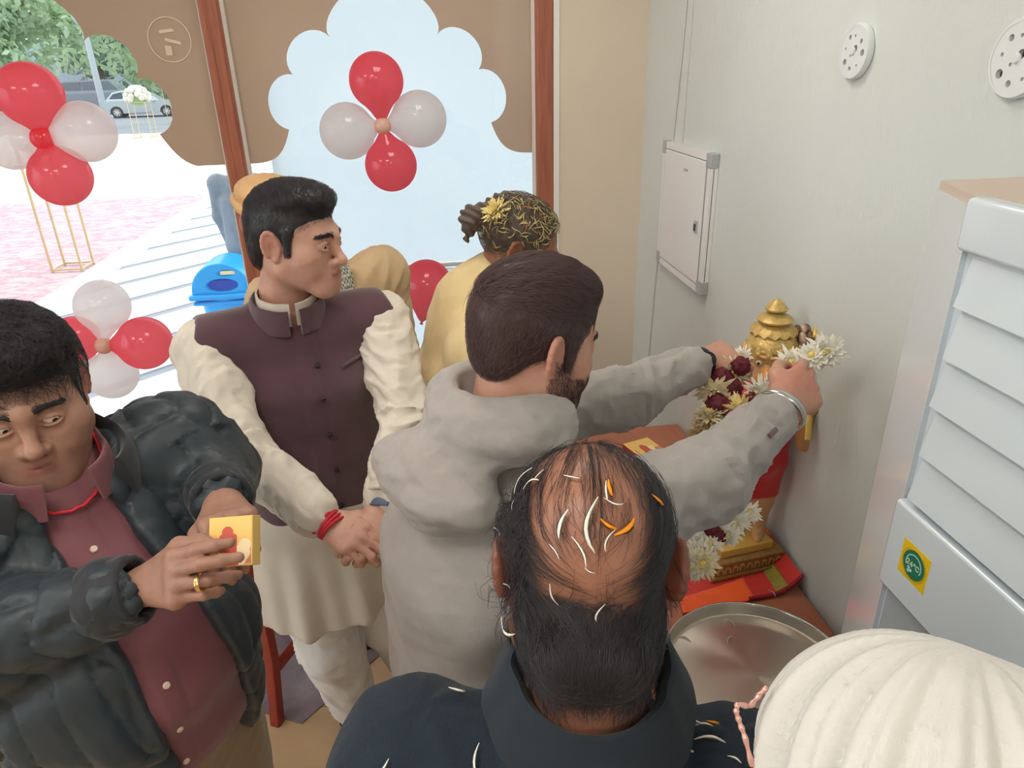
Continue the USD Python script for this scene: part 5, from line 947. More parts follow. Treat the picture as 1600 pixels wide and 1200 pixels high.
def hand_frame(w, y, z, mirror):
    y = unit(y); z = unit(z - y * (z @ y)); x = np.cross(y, z); T = np.eye(4); T[:3, 0], T[:3, 1], T[:3, 2], T[:3, 3] = x * (-1 if mirror else 1), y, z, w; return T
def shoes(t, PE, r, f, floor=0., spread=.09, turn=(0, 0), at=None, mat_='leather_black'):
    for i, x in enumerate((-1, 1)):
        a = np.array([(PE + r * x * spread)[0], (PE + r * x * spread)[1], floor + .042]) if at is None else at[i]
        S = Solid(); S.cone(a - f * .06, a + f * .05, .040, .043); S.cone(a + f * .05, a + f * .16, .042, .032); S.cone(a - f * .05 + Z * .02, a + f * .01 + Z * .03, .036, .036); S.cut((0, 0, floor + .004), Z)
        s_ = obj('shoe', S.mesh(.006), mat_, t, smooth=True)
        obj('sole', rbox([0, 0, 0], [.085, .27, .018], .006, T=basis(a * [1, 1, 0] + f * .05 + Z * (floor + .011), np.cross(f, Z), f)), 'button_dark', s_)

# ---- balding man in the foreground, seen from behind
def bald_man():
    t = thing('person', 'balding man in a dark navy collared knit seen from behind in the foreground', 'person')
    f, r = facing((.16, 1)); C = P(919, 878, .70); T = head_frame(C, f, .56, .02); s = 1.0
    NB = C - f * .065 - Z * .150; LS, RS = NB - r * .185 - Z * .085 + f * .02, NB + r * .165 - Z * .125 + f * .02
    PE = NB - f * .03 - Z * .50
    arms = [(LS, LS - Z * .27 - r * .05, LS - Z * .40 + f * .16), (RS, RS - Z * .27 + r * .05, RS - Z * .40 + f * .16)]
    hd = head_solid(T, s, .004, neck=NB - Z * .04); A = T[:3, :3]; Lh = lambda x, y, z: tf(T, np.array([x, y, z]) * s)
    hd.cone(Lh(-.02, -.072, -.075), Lh(.02, -.072, -.075), .022 * s, None, .03)
    hm = hd.mesh(.0025)
    hs = []
    for (a, e, w), mir in zip(arms, (False, True)):
        S = Solid(); hand_solid(S, hand_frame(w, f - .3 * Z, Z + .2 * f, mir), 1.0, forearm=e); hs.append(S.mesh(.004))
    def scalp(q): n_ = .022 * fbm(q * 40, 3, 2) * 2; return np.maximum(sstep(-.006, -.046, q[:, 2] + n_), sstep(.050, .070, np.abs(q[:, 0] - .004) + n_ + np.where(q[:, 0] > 0, .010, -.004))) * sstep(-.115, -.085, q[:, 2]) * sstep(.075, .04, q[:, 1])
    def tint(V):
        q = (V - C) @ A / s; k = scalp(q) * (np.linalg.norm(q, axis=1) < .17); tt = face_tint(V, T, s); return tt * (1 - .5 * k[:, None] * np.array([.95, 1.0, 1.0]))
    body = coarse_body(t, 'skin_b', NB, PE, arms, r, [hm], hs, tint); eyes(T, s, t, (0, -.2)); brows(T, s, t)
    back = lambda q: (q[:, 1] < .07) & (q[:, 2] > -.092)
    ears = lambda q: (np.abs(q[:, 0]) > .0715) & (q[:, 1] > -.045) & (q[:, 2] < .034)
    flow = lambda q: np.stack([.55 * np.sign(q[:, 0]) * sstep(.0, .05, np.abs(q[:, 0])) * sstep(.0, .07, q[:, 2]) - 2.6 * q[:, 0] * sstep(.02, -.05, q[:, 2]), -.9 + 0 * q[:, 0], -.75 + 0 * q[:, 0]], 1)
    # dense rim at the sides and the back
    strands('side_hair', hm, lambda q: back(q) & ~ears(q) & (scalp(q) > .55) & (q[:, 1] < .05), flow, T, s, 8500, .034, .0045, .00050, 'hair_black', t, 11, .30)
    strands('nape_hair', hm, lambda q: (q[:, 2] < -.045) & (q[:, 2] > -.105) & (q[:, 1] < -.03), lambda q: np.stack([-1.2 * q[:, 0] * 9, 0 * q[:, 0] - .3, -1 + 0 * q[:, 0]], 1), T, s, 2600, .036, .007, .00055, 'hair_black', t, 12, .45)
    # long thin strands combed back over the bare crown, gathered in locks
    g = np.random.default_rng(13); V = np.asarray(hm.vertices); N = normals(hm); q = (V - C) @ A / s
    start = np.where((q[:, 2] > .055) & (q[:, 1] > -.055) & (q[:, 1] < .06) & (N @ A[:, 2] > -.1))[0]; tree = cKDTree(V); st = []
    ncl = 190; root = V[g.choice(start, ncl)]; paths = [root]; cur = root; jd = g.normal(size=(ncl, 3)) * .10
    for k in range(9):
        _, j = tree.query(cur); nn = N[j]; ql = (cur - C) @ A / s
        fl = (flow(ql) * [1.1, 1, 1] + jd) @ A.T; fl = fl - nn * (fl * nn).sum(1)[:, None]; fl /= np.linalg.norm(fl, axis=1, keepdims=True); cur = V[j] + fl * .0145; paths.append(cur + nn * .0014)
    paths = np.stack(paths, 1)
    for c in range(ncl):
        w = g.uniform(.0006, .0034)
        for _ in range(int(g.integers(3, 9))):
            o = g.normal(size=3) * w; sp = np.linspace(1.3, .5, 10)[:, None]; n0 = int(g.integers(0, 3)); p = paths[c] + o * sp + g.normal(size=(10, 3)) * .0004; st.append(p[n0:10 - int(g.integers(0, 4))])
    curves('combed_strand', st, .00042, 'hair_black', t, kind=None)
    strands('fine_hair', hm, lambda q: (q[:, 2] > .03) & (q[:, 1] < .075) & (scalp(q) < .5), flow, T, s, 700, .03, .002, .00032, 'hair_black', t, 15, .25)
    strands('loose_hair', hm, lambda q: (q[:, 0] < -.055) & (q[:, 1] < .05) & (q[:, 2] > -.04) & (q[:, 2] < .06) & ~ears(q), lambda q: np.stack([-1 + 0 * q[:, 0], -.5 + 0 * q[:, 0], -.6 + 0 * q[:, 0]], 1), T, s, 420, .034, .016, .0005, 'hair_black', t, 16, .6)
    # knit top with a folded collar
    G = Solid(); HM = PE - Z * .03
    G.ecap(HM, NB - Z * .22, (.20, .145, .06), (.205, .135, .08), r, .05); G.ecap(NB - Z * .22, NB - Z * .12, (.2, .125, .08), (.175, .105, .07), r, .05); G.cone(NB - Z * .085, LS, .070, .082, .05); G.cone(NB - Z * .085, RS, .070, .082, .05); G.cone(NB - Z * .1, NB - Z * .035, .085, .072, .04)
    for a, e, w in arms: G.cone(a, e, .082, .064, .03); G.cone(e, w, .064, .046, .03)
    G.cut(HM, Z); g_ = G.mesh(.005); wrinkle(g_, [(a, e) for a, e, w in arms] + [(e, w) for a, e, w in arms], .004, 16, 5, 1.4, lambda V, b, tt: (b < 4) * 1.); folds(g_, .004, (12, 12, 8), 4); obj('sweater', g_, 'navy_knit', t, smooth=True)
    # raised saddle seams over the shoulders
    gt = cKDTree(np.asarray(g_.vertices)); gv, gn = np.asarray(g_.vertices), normals(g_)
    for sg in (-1, 1):
        for off in (.0,):
            ps = []
            for u in np.linspace(0, 1, 26):
                p = NB + r * sg * (.055 + .20 * u) - f * (.075 - .035 * u) - Z * (.05 + .03 * u); _, j = gt.query(p); ps.append(gv[j] + gn[j] * .0015)
            ps = ndimage.gaussian_filter1d(np.array(ps), 1.5, axis=0, mode='nearest'); obj('shoulder_seam', tube(ps, .0042, 8), 'navy_knit', t, smooth=True)
    cu = unit(Z * .95 - f * .22); cf = unit(f - cu * (f @ cu))
    prof = [(.000, .040), (.004, .046), (.010, .042), (.022, .012), (.036, -.022), (.033, -.027), (.016, -.006), (.002, .012), (-.004, .004), (-.005, .03)]
    cl = sweep_collar(NB + cf * .020 + cu * .036, r, cf, cu, .070, .068, prof, .35, 2 * math.pi - .35, 80, False, .006, 2); obj('collar', cl, 'navy_collar', t, smooth=50)
    for sg, lab in ((-1, 'left'), (1, 'right')): pass
    # trousers and shoes below
    Q = Solid(); Q.ecap(PE - Z * .10, PE, (.165, .125, .06), (.17, .13, .06), r)
    for x in (-1, 1): k = PE + r * x * .095; Q.cone(k - Z * .06, np.array([k[0], k[1], .48]), .10, .078); Q.cone(np.array([k[0], k[1], .48]), np.array([k[0], k[1], .09]), .078, .062)
    obj('trousers', Q.mesh(.012), 'trouser_grey', t, smooth=True); shoes(t, PE, r, f)
    return dict(head=hm, top=g_, collar=cl)
BALD = bald_man()

# ---- man in the maroon waistcoat
def vest_man():
    t = thing('person', 'man in a maroon waistcoat over a cream kurta with clasped hands', 'person')
    fh, rh = facing((.93, -.36)); C = P(462, 372, 1.60); T = head_frame(C, fh, .10, -.04); s = 1.0
    f, r = facing((.32, -.94)); NB = C - fh * .050 - Z * .140 - f * .015
    RS, LS = NB + r * .185 - Z * .095 + f * .01, NB - r * .212 - Z * .095 + f * .005
    RE, RW = P(372, 702, 1.56), P(508, 814, 1.50); LE, LW = P(634, 655, 1.70), P(600, 796, 1.555)
    PE = np.array([NB[0] + .0, NB[1] + .03, .93]); WA = PE + Z * .2 + f * .02
    an = [np.array([*atz(600, 1085, .1)[:2], .11]), np.array([*atz(556, 1120, .1)[:2], .11])]
    an = [an[0] + np.array([.10, .06, 0]), an[1]]; an = an[::-1] if ((an[0] - an[1]) @ r) > 0 else an
    # clasped hands
    HR, HL = Solid(), Solid()
    TR = hand_frame(RW, P(572, 850, 1.47) - RW, np.array([.1, -.62, .75]), True); TR[:3, 0] *= 1 if (TR[:3, 0] @ f) > -9 else 1
    hand_solid(HR, TR, .98, ((.5, .6, .4), (.55, .7, .4), (.6, .7, .4), (.7, .7, .4)), [(.020, .020, -.006), (.046, .050, -.014), (.054, .080, -.022), (.052, .104, -.03)], .6, RE)
    TL = hand_frame(LW, P(562, 858, 1.46) - LW, np.array([.05, -.85, .5]), False)
    hand_solid(HL, TL, 1.0, ((.75, .9, .6), (.8, .95, .6), (.8, 1.0, .6), (.8, 1.0, .6)), [(.018, .022, -.010), (.042, .052, -.026), (.046, .080, -.040), (.036, .100, -.05)], .6, LE)
    hd = head_solid(T, s, .002, neck=NB - Z * .02, open_eye=.95).mesh(.0026)
    coarse_body(t, 'skin_c', NB, PE, [(RS, RE, RW), (LS, LE, LW)], r, [hd], [HR.mesh(.0028), HL.mesh(.0028)], lambda V: face_tint(V, T, s, .12), ank=an); eyes(T, s, t, (.15, -.12)); brows(T, s, t, n=260, thick=1.4, m=hd)
    # side-parted black hair
    K = Solid(); Lh = lambda x, y_, z_: tf(T, np.array([x, y_, z_]) * s); A = T[:3, :3]
    K.ell(Lh(0, -.018, .034), (.0795, .1005, .0855), A); K.ell(Lh(.004, .022, .095), (.062, .070, .030), A, .03); K.ell(Lh(0, -.072, -.030), (.056, .034, .055), A, .03)
    for x in (-1, 1): pass
    K.ell(Lh(0, .122, .002), (.068, .056, .068), A, .008, -1)
    for x in (-1, 1): K.ell(Lh(x * .088, -.012, -.010), (.018, .021, .034), A, .006, -1); K.ell(Lh(x * .08, .066, -.03), (.04, .033, .05), A, .01, -1)
    K.cut(Lh(0, -.08, -.082), A @ unit([0, -.25, 1]), .006)
    for x in (-1, 1): K.ecap(Lh(x * .0725, .020, .030), Lh(x * .0735, .020, -.022), np.array([.006, .013, .008]), np.array([.003, .008, .004]), A[:, 0], .008)
    hair = K.mesh(.003); q = (np.asarray(hair.vertices) - C) @ A; top = sstep(.06, .09, q[:, 2]); displace(hair, .003 * fbm(q * np.array([150, 40, 60]), 3, 3) * 2 * (.3 + top)); obj('hair', hair, 'hair_black', t, smooth=True)
    strands('hair_strand', hair, lambda q: q[:, 2] > .058, lambda q: np.stack([-.8 + 0 * q[:, 0], -.25 + 0 * q[:, 0], .2 + 0 * q[:, 0]], 1), T, s, 4200, .04, .005, .00055, 'hair_black', t, 23, .16)
    strands('hair_side', hair, lambda q: q[:, 2] <= .062, lambda q: np.stack([0 * q[:, 0], -.45 + 0 * q[:, 0], -1 + 0 * q[:, 0]], 1), T, s, 6500, .010, .0022, .0005, 'hair_black', t, 24, .35, 4)
    # kurta: skirt, sleeves, band collar
    G = Solid(); HEM = np.array([PE[0] + .02, PE[1] - .01, .60])
    G.ecap(WA + Z * .05, PE - Z * .02, (.165, .115, .06), (.19, .145, .06), r, .04); G.ecap(PE - Z * .02, HEM, (.19, .145, .06), (.215, .155, .09), r, .04); G.cut(HEM + Z * .0 + f * .0, unit(Z + .10 * r), .004)
    k = G.mesh(.008); V = np.asarray(k.vertices); ang = np.arctan2((V - PE) @ f, (V - PE) @ r); dn = sstep(.95, .6, V[:, 2]); displace(k, dn * (.010 * np.sin(ang * 7 + 1.2) + .006 * np.sin(ang * 13 + V[:, 2] * 3)) + .004 * fbm(V * [8, 8, 3], 3, 3)); obj('kurta_skirt', k, 'kurta_cream', t, smooth=True)
    for nm, a, e, w, sd in (('kurta_sleeve', RS, RE, RW, 1), ('kurta_sleeve', LS, LE, LW, 2)):
        d = unit(w - e); S = Solid(); S.cone(a + (a - NB) * .04 - Z * .002, e, .071, .056, .03); S.cone(e, w - d * .035, .056, .048, .02); m = S.mesh(.0055)
        wrinkle(m, [(a, e), (e, w)], .011, 21, sd * 3, 1.6); folds(m, .005, (14, 14, 10), sd + 6); sl = obj(nm, m, 'kurta_cream', t, smooth=True)
        S = Solid(); S.cone(w - d * .085, w - d * .028, .0545, .0525, .01); S.cut(w - d * .024, -d, .003); S.cut(w - d * .09, d, .003); S.cone(w - d * .045, w - d * .0, .042, .040, .003, -1); obj('turned_cuff', S.mesh(.0035), 'kurta_cream', sl, smooth=True)
    up = unit(Z * .97 + f * .18); cf = unit(f - up * (f @ up))
    band = [(0, .034), (.004, .034), (.006, -.02), (-.001, -.02)]
    obj('kurta_collar', sweep_collar(NB + cf * .028 - Z * .01, r, cf, up, .064, .066, band, .10, 2 * math.pi - .10, 60, False, .004, 3), 'kurta_cream', t, smooth=50)
    # waistcoat
    G = Solid(); HV = PE - Z * .105
    G.ecap(HV, WA, (.182, .138, .06), (.178, .138, .08), r, .05); G.ecap(WA, NB - Z * .22 + f * .015, (.178, .138, .09), (.192, .132, .085), r, .05); G.ecap(NB - Z * .22 + f * .015, NB - Z * .11, (.19, .125, .08), (.165, .092, .06), r, .05)
    G.cone(NB - Z * .085, RS + Z * .004, .074, .076, .04); G.cone(NB - Z * .085, LS + Z * .004, .074, .076, .04); G.cone(NB - Z * .1, NB - Z * .03, .085, .070, .04)
    for S0, sg in ((RS, 1), (LS, -1)): G.cut(S0 + r * sg * .052, unit(-r * sg + .10 * Z), .006)
    for a, sg in ((RS, 1), (LS, -1)): G.cone(a + r * sg * .060 + Z * .03, a + r * sg * .050 - Z * .17 + f * .02, .060, .062, .010, -1)
    G.cut(HV - Z * .0, unit(Z + .05 * r), .004); G.cone(NB + Z * .05 + f * .03, NB - Z * .02 + f * .035, .062, .058, .01, -1)
    v = G.mesh(.0055); V = np.asarray(v.vertices); folds(v, .005, (7, 7, 5), 2); folds(v, .002, (18, 18, 12), 4)
    V = np.asarray(v.vertices); N = normals(v); lx = (V - NB) @ r; front = (N @ f) > .35
    displace(v, np.where(front & (lx > -.038) & (lx < .010), .0022, 0.) * sstep(-.042, -.036, lx), N); vest = obj('waistcoat', v, 'vest_maroon', t, smooth=True)
    obj('waistcoat_collar', sweep_collar(NB + cf * .026 - Z * .028, r, cf, up, .074, .074, [(0, .036), (.004, .040), (.009, .036), (.014, -.02), (.004, -.02)], .16, 2 * math.pi - .16, 70, False, .003, 4), 'vest_maroon', t, smooth=50)
    vt = cKDTree(V); V = np.asarray(v.vertices); N = normals(v)
    for (u_, v_) in ((484, 515), (496, 571), (505, 625), (516, 680), (526, 735), (534, 790)):
        p, nn = hit(v, u_, v_)
        b = lathe([(0, .003), (.005, .0035), (.0068, .002), (.0068, -.002), (0, -.002)], 16, basis(p + nn * .001, r, np.cross(nn, r))); obj('button', b, 'button_dark', t)
    ps = []
    for u in np.linspace(0, 1, 14):
        p, nn = hit(v, 534 + 44 * u, 574 - 28 * u); ps.append(p + nn * .0008)
    obj('pocket_welt', tube(ndimage.gaussian_filter1d(np.array(ps), 1.2, axis=0, mode='nearest'), .0036, 6), 'vest_maroon', t, smooth=True)
    # pajama legs, shoes
    for x, a in zip((-1, 1), an):
        hip = PE + r * x * .075 - Z * .16; kn = (hip + a) / 2 + f * .02; S = Solid(); S.cone(hip, kn, .094, .092, .03); S.cone(kn, a + Z * .06, .092, .068, .03); m = S.mesh(.008); wrinkle(m, [(hip, kn), (kn, a)], .008, 13, 4 + x, 1.5); folds(m, .006, (12, 12, 5), 8 + x); obj('pajama_leg', m, 'pajama_white', t, smooth=True)
    f2 = unit([.35, -.94, 0]); shoes(t, PE, r, f2, at=[np.array([a[0], a[1], .042]) for a in an])
    d = unit(RW - RE)
    for i in range(6): bracelet(RW + d * (-.012 + .0075 * i), d + r * .12 * (i % 3 - 1), .0335 - .0006 * i, .0036, 'thread_red', 'wrist_thread', t)
    d = unit(LW - LE); bracelet(LW - d * .002, d, .0335, .0045, 'strap_blue', 'wrist_band', t, 2.2, label='slate blue wrist band')
mat('strap_blue', srgb(86, 104, 132), .5)
vest_man()

# ---- man in the dark quilted jacket holding a box
def jacket_man():
    t = thing('person', 'man in a dark quilted jacket and maroon shirt holding a small box', 'person')
    C = P(36, 618, 1.09); fh, rh = facing((.42, -.9)); T = head_frame(C, fh, .14, .02); s = 1.0; fat = .011
    f, r = facing((.66, -.75)); NB = P(64, 712, 1.12)
    RS, LS = NB + r * .20 - Z * .07, NB - r * .20 - Z * .07 + f * .01
    RE, RW = P(-50, 1010, .99), P(236, 912, .985); LE, LW = P(330, 735, 1.32), P(350, 790, 1.13)
    PE = np.array([NB[0] + .03, NB[1] - .03, .93]); BE = PE + Z * .20 + f * .10
    HR, HL = Solid(), Solid()
    TR = hand_frame(RW, P(314, 894, .90) - RW, np.array([-.45, -.72, .50]), True)
    rt = hand_solid(HR, TR, .93, ((.15, .5, .35), (.18, .5, .35), (.55, .9, .5), (.75, 1.0, .5)), [(.020, .022, -.006), (.046, .052, -.022), (.046, .082, -.040), (.034, .104, -.052)], .5, RE)
    TL = hand_frame(LW, P(364, 842, .985) - LW, np.array([.12, -.25, .95]), False)
    hand_solid(HL, TL, 1.0, ((.75, .75, .4), (.85, .85, .5), (.9, .95, .5), (.95, .95, .5)), [(.018, .022, -.008), (.044, .050, -.020), (.054, .076, -.030), (.054, .098, -.04)], .7, LE)
    hd = head_solid(T, s, fat, neck=NB - Z * .02, open_eye=.85).mesh(.0026)
    body = coarse_body(t, 'skin_d', NB, PE, [(RS, RE, RW), (LS, LE, LW)], r, [hd], [HR.mesh(.0026), HL.mesh(.0026)], lambda V: face_tint(V, T, s, .22)); eyes(T, s, t, (-.45, -.25)); brows(T, s, t, n=260, thick=1.3, m=hd)
    K = Solid(); Lh = lambda x, y_, z_: tf(T, np.array([x, y_, z_]) * s); A = T[:3, :3]
    K.ell(Lh(0, -.018, .036), (.0805, .1005, .0865), A); K.ell(Lh(0, .024, .096), (.066, .068, .030), A, .03); K.ell(Lh(0, -.072, -.030), (.056, .034, .055), A, .03)
    for x in (-1, 1): pass
    K.ell(Lh(0, .126, -.006), (.070, .056, .070), A, .008, -1)
    for x in (-1, 1): K.ell(Lh(x * .088, -.014, -.010), (.018, .021, .034), A, .006, -1); K.ell(Lh(x * .082, .062, -.03), (.04, .033, .05), A, .01, -1)
    K.cut(Lh(0, -.08, -.082), A @ unit([0, -.25, 1]), .006)
    for x in (-1, 1): K.ecap(Lh(x * .0725, .020, .030), Lh(x * .0735, .020, -.022), np.array([.006, .013, .008]), np.array([.003, .008, .004]), A[:, 0], .008)
    hair = K.mesh(.003); q = (np.asarray(hair.vertices) - C) @ A; top = sstep(.06, .09, q[:, 2]); displace(hair, .005 * fbm(q * np.array([60, 60, 60]), 3, 3) * 2 * (.3 + top)); obj('hair', hair, 'hair_black', t, smooth=True)
    strands('hair_strand', hair, lambda q: q[:, 2] > .05, lambda q: np.stack([-.6 + 0 * q[:, 0], .5 + 0 * q[:, 0], 0 * q[:, 0]], 1), T, s, 5200, .050, .016, .0006, 'hair_black', t, 33, .75)
    strands('hair_side', hair, lambda q: q[:, 2] <= .058, lambda q: np.stack([0 * q[:, 0], .1 + 0 * q[:, 0], -1 + 0 * q[:, 0]], 1), T, s, 5500, .016, .003, .0005, 'hair_black', t, 34, .4, 4)
    # maroon shirt over a round belly
    G = Solid(); HS = PE + Z * .015 + f * .03
    def torso(S, g):
        S.ecap(PE + Z * .0 + f * .04, PE + Z * .08 + f * .06, (.176 + g, .150 + g, .06), (.178 + g, .154 + g, .07), r, .06); S.ecap(PE + Z * .06 + f * .06, BE, (.175 + g, .15 + g, .08), (.18 + g, .155 + g, .09), r, .06); S.ecap(BE, NB - Z * .20 + f * .03, (.18 + g, .155 + g, .1), (.18 + g, .125 + g, .09), r, .06)
        S.ecap(NB - Z * .20 + f * .03, NB - Z * .10, (.175 + g, .115 + g, .08), (.15 + g, .085 + g, .06), r, .05); S.cone(NB - Z * .075, RS, .068 + g, .070 + g, .05); S.cone(NB - Z * .075, LS, .068 + g, .070 + g, .05); S.cone(NB - Z * .1, NB - Z * .02, .08 + g * .6, .064 + g * .6, .04)
    torso(G, .0); G.cut(HS, Z); sh = G.mesh(.0065); folds(sh, .005, (12, 12, 6), 6); V = np.asarray(sh.vertices); N = normals(sh); lx = (V - NB) @ r; front = (N @ f) > .3
    displace(sh, np.where(front & (np.abs(lx) < .016), .0018, 0), N); obj('shirt', sh, 'shirt_maroon', t, smooth=True)
    V = np.asarray(sh.vertices); N = normals(sh); fr = np.where((N @ f) > .3)[0]
    for i in range(6):
        p = NB - Z * (.115 + .088 * i); o = V[fr] - p; j = fr[np.argmin((o @ r) ** 2 + o[:, 2] ** 2)]; obj('shirt_button', lathe([(0, .002), (.004, .0025), (.0055, .001), (.0055, -.002), (0, -.002)], 14, basis(V[j] + N[j] * .001, r, np.cross(N[j], r))), 'button_pale', t)
    up = unit(Z * .95 + f * .25); cf = unit(f - up * (f @ up))
    prof = [(.000, .040), (.004, .043), (.008, .039), (.016, .010), (.024, -.012), (.020, -.014), (.008, .010), (.002, .0), (-.001, .02)]
    obj('shirt_collar', sweep_collar(NB + cf * .030 - Z * .012, r, cf, up, .074, .074, prof, .42, 2 * math.pi - .42, 60, False, .006, 6), 'shirt_maroon', t, smooth=50)
    nk = []
    for a in np.linspace(-2.2, 2.2, 40): nk.append(NB + r * np.sin(a) * .071 + cf * (.034 + .078 * np.cos(a)) + up * (.022 - .052 * np.cos(a)))
    obj('neck_thread', tube(np.array(nk) + .0015 * np.sin(np.arange(40) * 2.4)[:, None] * up, .0028, 8), 'thread_red', t, smooth=True, label='red twisted thread round the neck')
    # quilted jacket, hanging open
    G = Solid(); torso(G, .020); HJ = PE - Z * .18 + f * .03
    for a, e, w in ((RS, RE, RW), (LS, LE, LW)): d = unit(w - e); G.cone(a, e, .092, .080, .04); G.cone(e, w - d * .05, .074, .052, .03)
    G.ecap(HJ, PE, (.205, .175, .05), (.205, .18, .06), r, .05)
    o0, o1, o2 = NB - Z * .03 + f * .11 - r * .0, BE + f * .20 - r * .045, HJ - Z * .05 + f * .2 - r * .10
    G.ecap(o0, o1, (.050, .12, .05), (.075, .14, .06), r, .012, -1); G.ecap(o1, o2, (.075, .14, .06), (.10, .16, .06), r, .012, -1); G.cone(NB + Z * .09 + f * .03, NB - Z * .01 + f * .03, .088, .080, .012, -1)
    G.cut(HJ + Z * .02, unit(Z + .50 * r), .006); torsoin = Solid()
    j = G.mesh(.0062); V = np.asarray(j.vertices); N = normals(j); bones = [(HJ, NB - Z * .09), (RS, RE), (RE, RW), (LS, LE), (LE, LW)]
    bi, tt, aa, dd = bones_param(V, bones); arm = bi > 0
    row = np.where(arm, tt / .058 + .20 * np.sin(aa * 3 + 1), (V[:, 2] - .9) / .078 + .25 * np.sin(aa * 4)); col = np.where(arm, aa / 1.6, aa / .40) + .5 * (np.floor(row) % 2)
    puff = ((1 - (2 * (row % 1) - 1) ** 2) * np.maximum(1 - (2 * (col % 1) - 1) ** 4, 0)) ** .38
    displace(j, .0115 * (puff - .75), N); wrinkle(j, bones, .004, 30, 7, 2.); folds(j, .004, (18, 18, 14), 6); jk = obj('jacket', j, 'puffer_dark', t, smooth=True)
    pc = [(.000, .055), (.006, .060), (.014, .050), (.024, .015), (.030, -.02), (.014, -.02), (.004, .0), (-.004, .03)]
    obj('jacket_collar', sweep_collar(NB + cf * .026 - Z * .022, r, cf, unit(up + .1 * f), .098, .094, pc, .75, 2 * math.pi - .75, 70, False, .010, 8), 'puffer_trim', t, smooth=50)
    tr = cKDTree(V)
    for e, w in ((RE, RW), (LE, LW)):
        d = unit(w - e); S = Solid(); S.cone(w - d * .060, w - d * .030, .056, .0490, .012); S.cut(w - d * .018, -d, .004); S.cone(w - d * .03, w + d * .03, .038, .040, .004, -1); c = S.mesh(.0045); wrinkle(c, [(e, w)], .003, 60, 2, 3.); obj('cuff', c, 'puffer_trim', jk, smooth=True)
    # trousers, shoes
    Q = Solid(); Q.ecap(PE - Z * .13 + f * .02, PE + Z * .05 + f * .045, (.172, .14, .06), (.166, .142, .06), r)
    for x in (-1, 1): k = PE + r * x * .10 + f * .02; kn = np.array([k[0], k[1], .48]) + f * .03; Q.cone(k - Z * .08, kn, .112, .088, .03); Q.cone(kn, np.array([k[0], k[1], .08]), .088, .068, .03)
    q = Q.mesh(.009); wrinkle(q, [(PE + r * x * .1, np.array([PE[0], PE[1], .0]) + r * x * .1) for x in (-1, 1)], .007, 14, 3, 1.5); folds(q, .006, (12, 12, 6), 3); obj('trousers', q, 'trouser_khaki', t, smooth=True); shoes(t, PE, r, f, mat_='cloth_white')
    # ring on the ring finger
    b = np.array(FING[2][0]); pp = tf(TR, b + np.array([-.002, .024, -.013])); bracelet(pp, TR[:3, :3] @ np.array([0, .80, -.55]), .0108, .0018, 'gold_ring', 'ring', t, 2.0, 28, 'plain gold ring')
    return dict(TR=TR, TL=TL, LW=LW, RW=RW)
JACK = jacket_man()
held_box = carton(basis(P(360, 846, .985), P(388, 846, .975) - P(320, 851, .985), P(347, 815, 1.0) - P(354, 890, .985)), 'small yellow printed box held in both hands by the man in the quilted jacket', .066, .068, .022, 'card_yellow', 'card_maroon')

